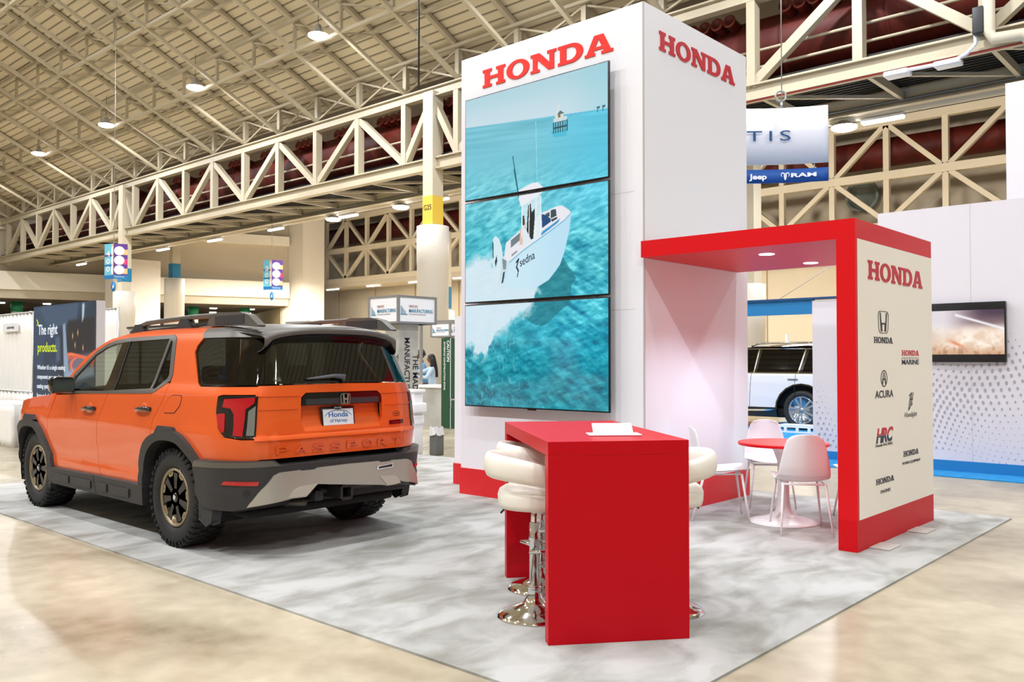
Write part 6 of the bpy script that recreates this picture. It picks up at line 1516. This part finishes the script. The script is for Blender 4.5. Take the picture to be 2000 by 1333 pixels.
ring_panel(zc0, zc1, mat('sign fabric', (222, 222, 230), .7), 'sign_fabric'); ring_panel(zb0, zb1, mat('deep blue strip', (14, 76, 156), .6), 'name_strip')
ink = mat('deep blue ink', (22, 72, 128), .5)
pxs = lambda px: (1611 - px) / FPX * Zs
def rtext(word, px0, px1, py0, py1, m, bold=0, sp=1.0):
    z0_, z1_ = dep(1600, py1, Zs).z, dep(1600, py0, Zs).z; s0_ = pxs(px0); wd = pxs(px0) - pxs(px1)
    return text('lettering', word, (0, 0, 0), (1, 0, 0), (0, 0, 1), wd, z1_ - z0_, m, t, .004, bold=bold, spacing=sp, warp=lambda p: ringp(s0_ - p.x, z0_ + p.y, .035 + p.z))
rtext('STELLAN', 1262, 1440, 257, 277, ink, -.005, 1.45); rtext('TIS', 1457, 1541, 258, 278, ink, 0, 1.35)
rtext('Jeep', 1461, 1495, 342, 356, sign_white, .03); rtext('RAM', 1541, 1588, 342, 350, sign_white, .03)
M_ = MB()
def rp_poly(pts, px, py, sc): 
    o0 = [ringp(pxs(px + x * sc), dep(1600, py - y * sc, Zs).z, .04) for x, y in pts]
    return o0
for sgn in (-1, 1):
    pts = [(0, -9), (sgn * 2, -6), (sgn * 3.2, 1), (sgn * 2.6, 5), (sgn * 5, 7.5), (sgn * 8, 6), (sgn * 8.2, 2), (sgn * 6.5, -1), (sgn * 8.8, .5), (sgn * 9.8, 4), (sgn * 8.8, 8), (sgn * 5, 9.5), (sgn * .6, 7)]
    loop = [Vector((x, y, 0)) for x, y in pts]
    v3 = rp_poly(pts, 1530, 348, .85); M_.add(v3, [tuple(tr_) for tr_ in tessellate_polygon([loop])])
solidify(M_.build('horned_mark', sign_white, t), .004, 0)
MB().cyl(ringp(1.0, zc1) , ringp(1.0, zc1 + .15), .03, 8).cyl(ringp(1.0, zc1 + .15), ringp(1.0, 12.5), .012, 6).build('hanging_wire', alu, t)
hk = ringp(1.02, zc1 + .28)
MB().tube([hk + Vector((rt.x * .12 * math.cos(a_), rt.y * .12 * math.cos(a_), .12 * math.sin(a_))) for a_ in [k * math.pi / 8 for k in range(16)]], .025, 8, closed=True).build('hook_ring', alu, t)
for a_, b_, z_ in ((.3, 3.4, zb1),): MB().cyl(ringp(.3, zb1 - .02), ringp(.3, zc0 + .02), .01, 6).cyl(ringp(2.0, zb1 - .02), ringp(2.0, zc0 + .02), .01, 6).build('link_wire', alu, t)

# ---- white three row SUV on the blue carpet, seen through the portal
wpaint = car_paint('white car paint', (232, 232, 240)); dk_glass = glass('dark side glass', (.06, .06, .07)); teal_blk = mat('lower black cladding', (20, 24, 28), .35)
wc = on_z(1565, 842); RW = .42
wcx, wcy = wc.x, wc.y
ws = thing('suv', 'white three row sport utility vehicle seen through the portal on blue carpet', 'car', (wcx, wcy + 1.0, .012))
def WS(x, z, off=0):
    w_ = float(np.interp(z, [.2, .45, .7, 1.0, 1.18, 1.25, 1.70, 1.80, 1.9], [.95, .985, 1.0, .99, .965, .93, .80, .72, .6]))
    tail = ss((x - .55) / .75); nose = ss((-3.2 - x) / .9); w_ *= (1 - .22 * tail ** 2 - .25 * nose ** 2)
    return Vector((x, -w_ - off, z))
kw = dict(fn=WS, sides=BOTH, inner=inner_dark, gap=.004, grid=.12)
archp = [( .56 * math.cos(a_), .42 + .54 * math.sin(a_)) for a_ in [math.radians(d_) for d_ in range(180, -1, -18)]]
body_top = [(1.35, 1.18), (1.30, .55), (.56, .42)] 
low = [(x - 3.1, z) for x, z in archp]
patch('body_side', [(1.32,1.20),(1.36,.60),(.60,.46)] + archp[::-1][1:-1] + [(-.60,.46),(-2.52,.46)] + low[::-1][1:-1] + [(-3.70,.46),(-4.0,.62),(-4.02,.95),(-3.7,1.08),(-2.5,1.20)], wpaint, ws, thick=.03, off=0, **kw)
patch('upper_frame', [(-2.55,1.205),(1.32,1.205),(1.20,1.70),(.9,1.78),(-1.2,1.80),(-1.55,1.72)], gloss_black, ws, thick=.03, off=-.004, holes=([(-2.15,1.24),(-1.5,1.70),(-1.05,1.72),(-1.12,1.24)], [(-1.04,1.24),(-.97,1.72),(.02,1.72),(-.10,1.24)], [(.0,1.24),(.11,1.72),(.35,1.71),(.33,1.24)], [(.39,1.24),(.40,1.71),(1.12,1.68),(1.22,1.24)]), **kw)
for g in ([(-2.15,1.24),(-1.5,1.70),(-1.05,1.72),(-1.12,1.24)], [(-1.04,1.24),(-.97,1.72),(.02,1.72),(-.10,1.24)], [(.0,1.24),(.11,1.72),(.35,1.71),(.33,1.24)], [(.39,1.24),(.40,1.71),(1.12,1.68),(1.22,1.24)]):
    patch('side_window', g, dk_glass, ws, fn=WS, off=-.01, thick=.005, sides=BOTH, gap=-.004, grid=.2)
for g in ([(-.10,1.215),(.02,1.74),(.05,1.74),(-.07,1.215)], [(-1.12,1.215),(-1.05,1.74),(-1.02,1.74),(-1.09,1.215)], [(.34,1.215),(.36,1.73),(.385,1.73),(.37,1.215)], [(-2.5,1.195),(-2.5,1.215),(1.3,1.215),(1.3,1.195)], [(-1.5,1.735),(-1.5,1.75),(1.1,1.735),(1.1,1.72)]):
    patch('chrome_strip', g, chrome, ws, fn=WS, off=.006, thick=.012, sides=BOTH, gap=0, grid=.3)
patch('lower_cladding', [(-2.56,.46),(-2.56,.25),(-.55,.25),(-.58,.46)], teal_blk, ws, fn=WS, off=.01, thick=.06, sides=BOTH, gap=0, grid=.2)
patch('sill_strip', [(-2.5,.33),(-2.5,.36),(-.75,.42),(-.60,.42),(-.75,.385)], chrome, ws, fn=WS, off=.03, thick=.03, sides=BOTH, gap=0, grid=.2)
patch('arch_trim', [(x * 1.06, .42 + (z - .42) * 1.06) for x, z in archp] + archp[::-1], gloss_black, ws, fn=WS, off=.012, thick=.04, sides=BOTH, gap=0, grid=.2)
patch('door_handle', [(-.30,1.06),(-.30,1.09),(-.08,1.09),(-.08,1.06)], mat('handle grey', (120, 122, 130), .3, .4), ws, fn=WS, off=.02, thick=.02, sides=BOTH, gap=0, grid=.3)
for xx in (-.14, -1.16): patch('door_seam', [(xx,1.20),(xx - .04,.47),(xx - .03,.47),(xx + .01,1.20)], inner_dark, ws, fn=WS, off=.0015, thick=.004, sides=BOTH, gap=0, grid=.3)
MB().grid(lambda u, v: (-1.55 + 2.75 * u, -.76 + 1.52 * v, 1.74 + .09 * math.sin(math.pi * v) + .05 * math.sin(math.pi * min(1, u * 1.0))), 16, 12).build('roof', gloss_black, ws)
MB().grid(lambda u, v: (-4.0 + 1.55 * u, -.72 + 1.44 * v, 1.0 + .18 * u + .03 * math.sin(math.pi * v)), 10, 10).build('bonnet', wpaint, ws)
MB().grid(lambda u, v: (-2.46 + .95 * u, -.74 + 1.48 * v, 1.19 + .58 * u), 8, 8).build('windscreen', dk_glass, ws)
MB().grid(lambda u, v: (1.34 - .14 * max(0, u - .5), -.74 + 1.48 * v, .45 + 1.3 * u), 10, 8).build('tail_panel', wpaint, ws)
MB().grid(lambda u, v: (-4.02, -.72 + 1.44 * v, .40 + .62 * u), 6, 8).build('nose_panel', wpaint, ws)
MB().rbox(-3.8, 1.2, -.85, .85, .24, .44, .04).rbox(-2.3, 1.2, -.80, .80, .45, 1.0, .05).build('underbody', inner_dark, ws)
for y in (-.66, .66): MB().tube([(-1.3, y, 1.80), (-1.1, y, 1.87), (.7, y, 1.87), (.9, y, 1.80)], .02, 8).build('roof_rail', chrome, ws)
alloy = mat('bright alloy', (176, 190, 204), .15, .9)
def white_wheel():
    root = bpy.data.objects.new('wheel', None); COL.objects.link(root); root.parent = ws; M = Matrix.Rotation(math.pi / 2, 4, 'X')
    MB().lathe([(.29, -.10), (.33, -.13), (.39, -.13), (RW, -.09), (RW, .09), (.39, .13), (.33, .13), (.29, .10)], 48, M).build('tyre', rubber, root)
    MB().lathe([(.26, -.1), (.26, .08), (.275, .115), (.295, .115), (.295, .10)], 40, M).build('rim', alloy, root)
    s_ = MB()
    for k in range(10):
        a_ = 2 * math.pi * k / 10 + (.10 if k % 2 else -.10); fr = Matrix.Rotation(a_, 4, 'Y') @ frame_mat((0, 0, 0), (1, 0, 0), (0, 0, 1))
        s_.prism([[(-.012,.03),(-.022,.27),(.022,.27),(.012,.03)]], fr @ Matrix.Translation((0, 0, .085)), .02)
    s_.lathe([(0, .115), (.05, .11), (.06, .08)], 20, M); s_.build('spokes', alloy, root); MB().lathe([(0, .03), (.25, .03), (.25, .02)], 24, M).build('brake_disc', inner_dark, root)
    return root
WW = white_wheel()
for i, (x, y, r_) in enumerate(((0, -.86, 0), (-3.1, -.86, 0), (0, .86, math.pi), (-3.1, .86, math.pi))):
    o = WW if i == 0 else copy_tree(WW, ws); o.location = (x, y, RW); o.rotation_euler = (0, .2 * i, r_) if not r_ else (0, 0, r_)
# tan counter and glass case behind the white vehicle
yk = wcy + 4.5; xk0, xk1 = on_y(1440, 690, yk).x, on_y(1528, 690, yk).x
tag(MB().box(xk0, xk1, yk, yk + .5, 0, on_y(1500, 684, yk).z).build('tan_counter', mat('tan counter', (206, 168, 112), .6)), 'tan topped counter just above the roof of the white vehicle', 'counter')
xk2 = on_y(1600, 690, yk).x
t = thing('display_case', 'pale green topped white display case behind the white vehicle', 'display case', (xk1 + .05, yk - .3, 0)); zk = on_y(1550, 683, yk).z
MB().box(0, xk2 - xk1, 0, .5, 0, zk - .08).build('case_body', white_plas, t); MB().box(-.02, xk2 - xk1 + .02, -.02, .52, zk - .08, zk).build('case_top', mat('pale green glass', (150, 196, 176), .3), t)
MB().box(.08, .15, .2, .26, zk, zk + .42).build('post', white_plas, t)
# low white barrier in front of the white vehicle's rear wheel
yq = wcy - .75; xr0, xr1 = on_y(1522, 840, yq).x, on_y(1640, 840, yq).x; zr = on_y(1560, 832, yq).z
t = thing('barrier', 'low white barrier on blue carpet in front of the white vehicle wheel', 'barrier', (xr0, yq, .012)); LW = xr1 - xr0
MB().box(0, LW, 0, .3, zr - .06, zr).box(0, LW, 0, .03, .0, .03).build('rail', white_plas, t)
for k in range(5): MB().box(.1 + k * LW / 5, .16 + k * LW / 5, 0, .03, .03, zr - .06).build('baluster', white_plas, t)
# cable hanging down across the portal opening
ca_, cb_ = dep(1520, 586, 26), dep(1600, 535, 26)
tag(MB().cyl(ca_, cb_ + (cb_ - ca_) * 3, .012, 6).build('guy_wire', alu), 'thin pale wire slanting up behind the portal opening', 'wire')
# conduit drop and box on the right part of the truss
xv = on_y(1932, 40, TY - .3).x
tag(MB().tube([(xv, TY - .35, 12.0), (xv, TY - .35, 9.3), (xv + .1, TY - .35, 9.1), (xv + .7, TY - .35, 9.05), (xv + .85, TY - .3, 8.9), (xv + 1.4, TY + 3.0, 8.5)], .14, 14).build('drain_pipe', steel_pale), 'cream drain pipe running down the truss at the upper right and bending back', 'pipe')
bx_ = on_y(1913, 25, TY - .3)
tag(MB().rbox(bx_.x - .12, bx_.x + .12, TY - .5, TY - .2, bx_.z - .55, bx_.z + .1, .03).build('junction_box', mat('dark box', (40, 40, 42), .5)), 'dark junction box on a truss diagonal at the upper right', 'box')
tag(MB().tube([on_y(1905, 45, TY - .3), on_y(1906, 85, TY - .3), on_y(1888, 105, TY - .3), on_y(1860, 120, TY - .2), on_y(1800, 132, TY - .2), on_y(1755, 140, TY - .2)], .05, 8).build('white_cable', white_plas), 'white cable looping under the truss from the junction box to two small boxes', 'cable')
for px, py, lb in ((1852, 121, 'farther right'), (1753, 141, 'farther left')):
    p_ = on_y(px, py, TY - .2); tag(MB().rbox(p_.x - .3, p_.x + .3, p_.y - .2, p_.y + .2, p_.z - .12, p_.z + .02, .04).build('access_point', white_plas), 'small white box on the cable under the truss, ' + lb + ' of the two', 'box')
# hoist cable hanging by the roof left of the tower
p_ = on_y(818, 112, TY - 6)
tag(MB().cyl((p_.x, p_.y, roof_z(p_.y) + .6), (p_.x, p_.y, 9.5), .03, 6).build('hoist_cable', black_plas), 'thin dark cable hanging from the roof left of the tower', 'cable')
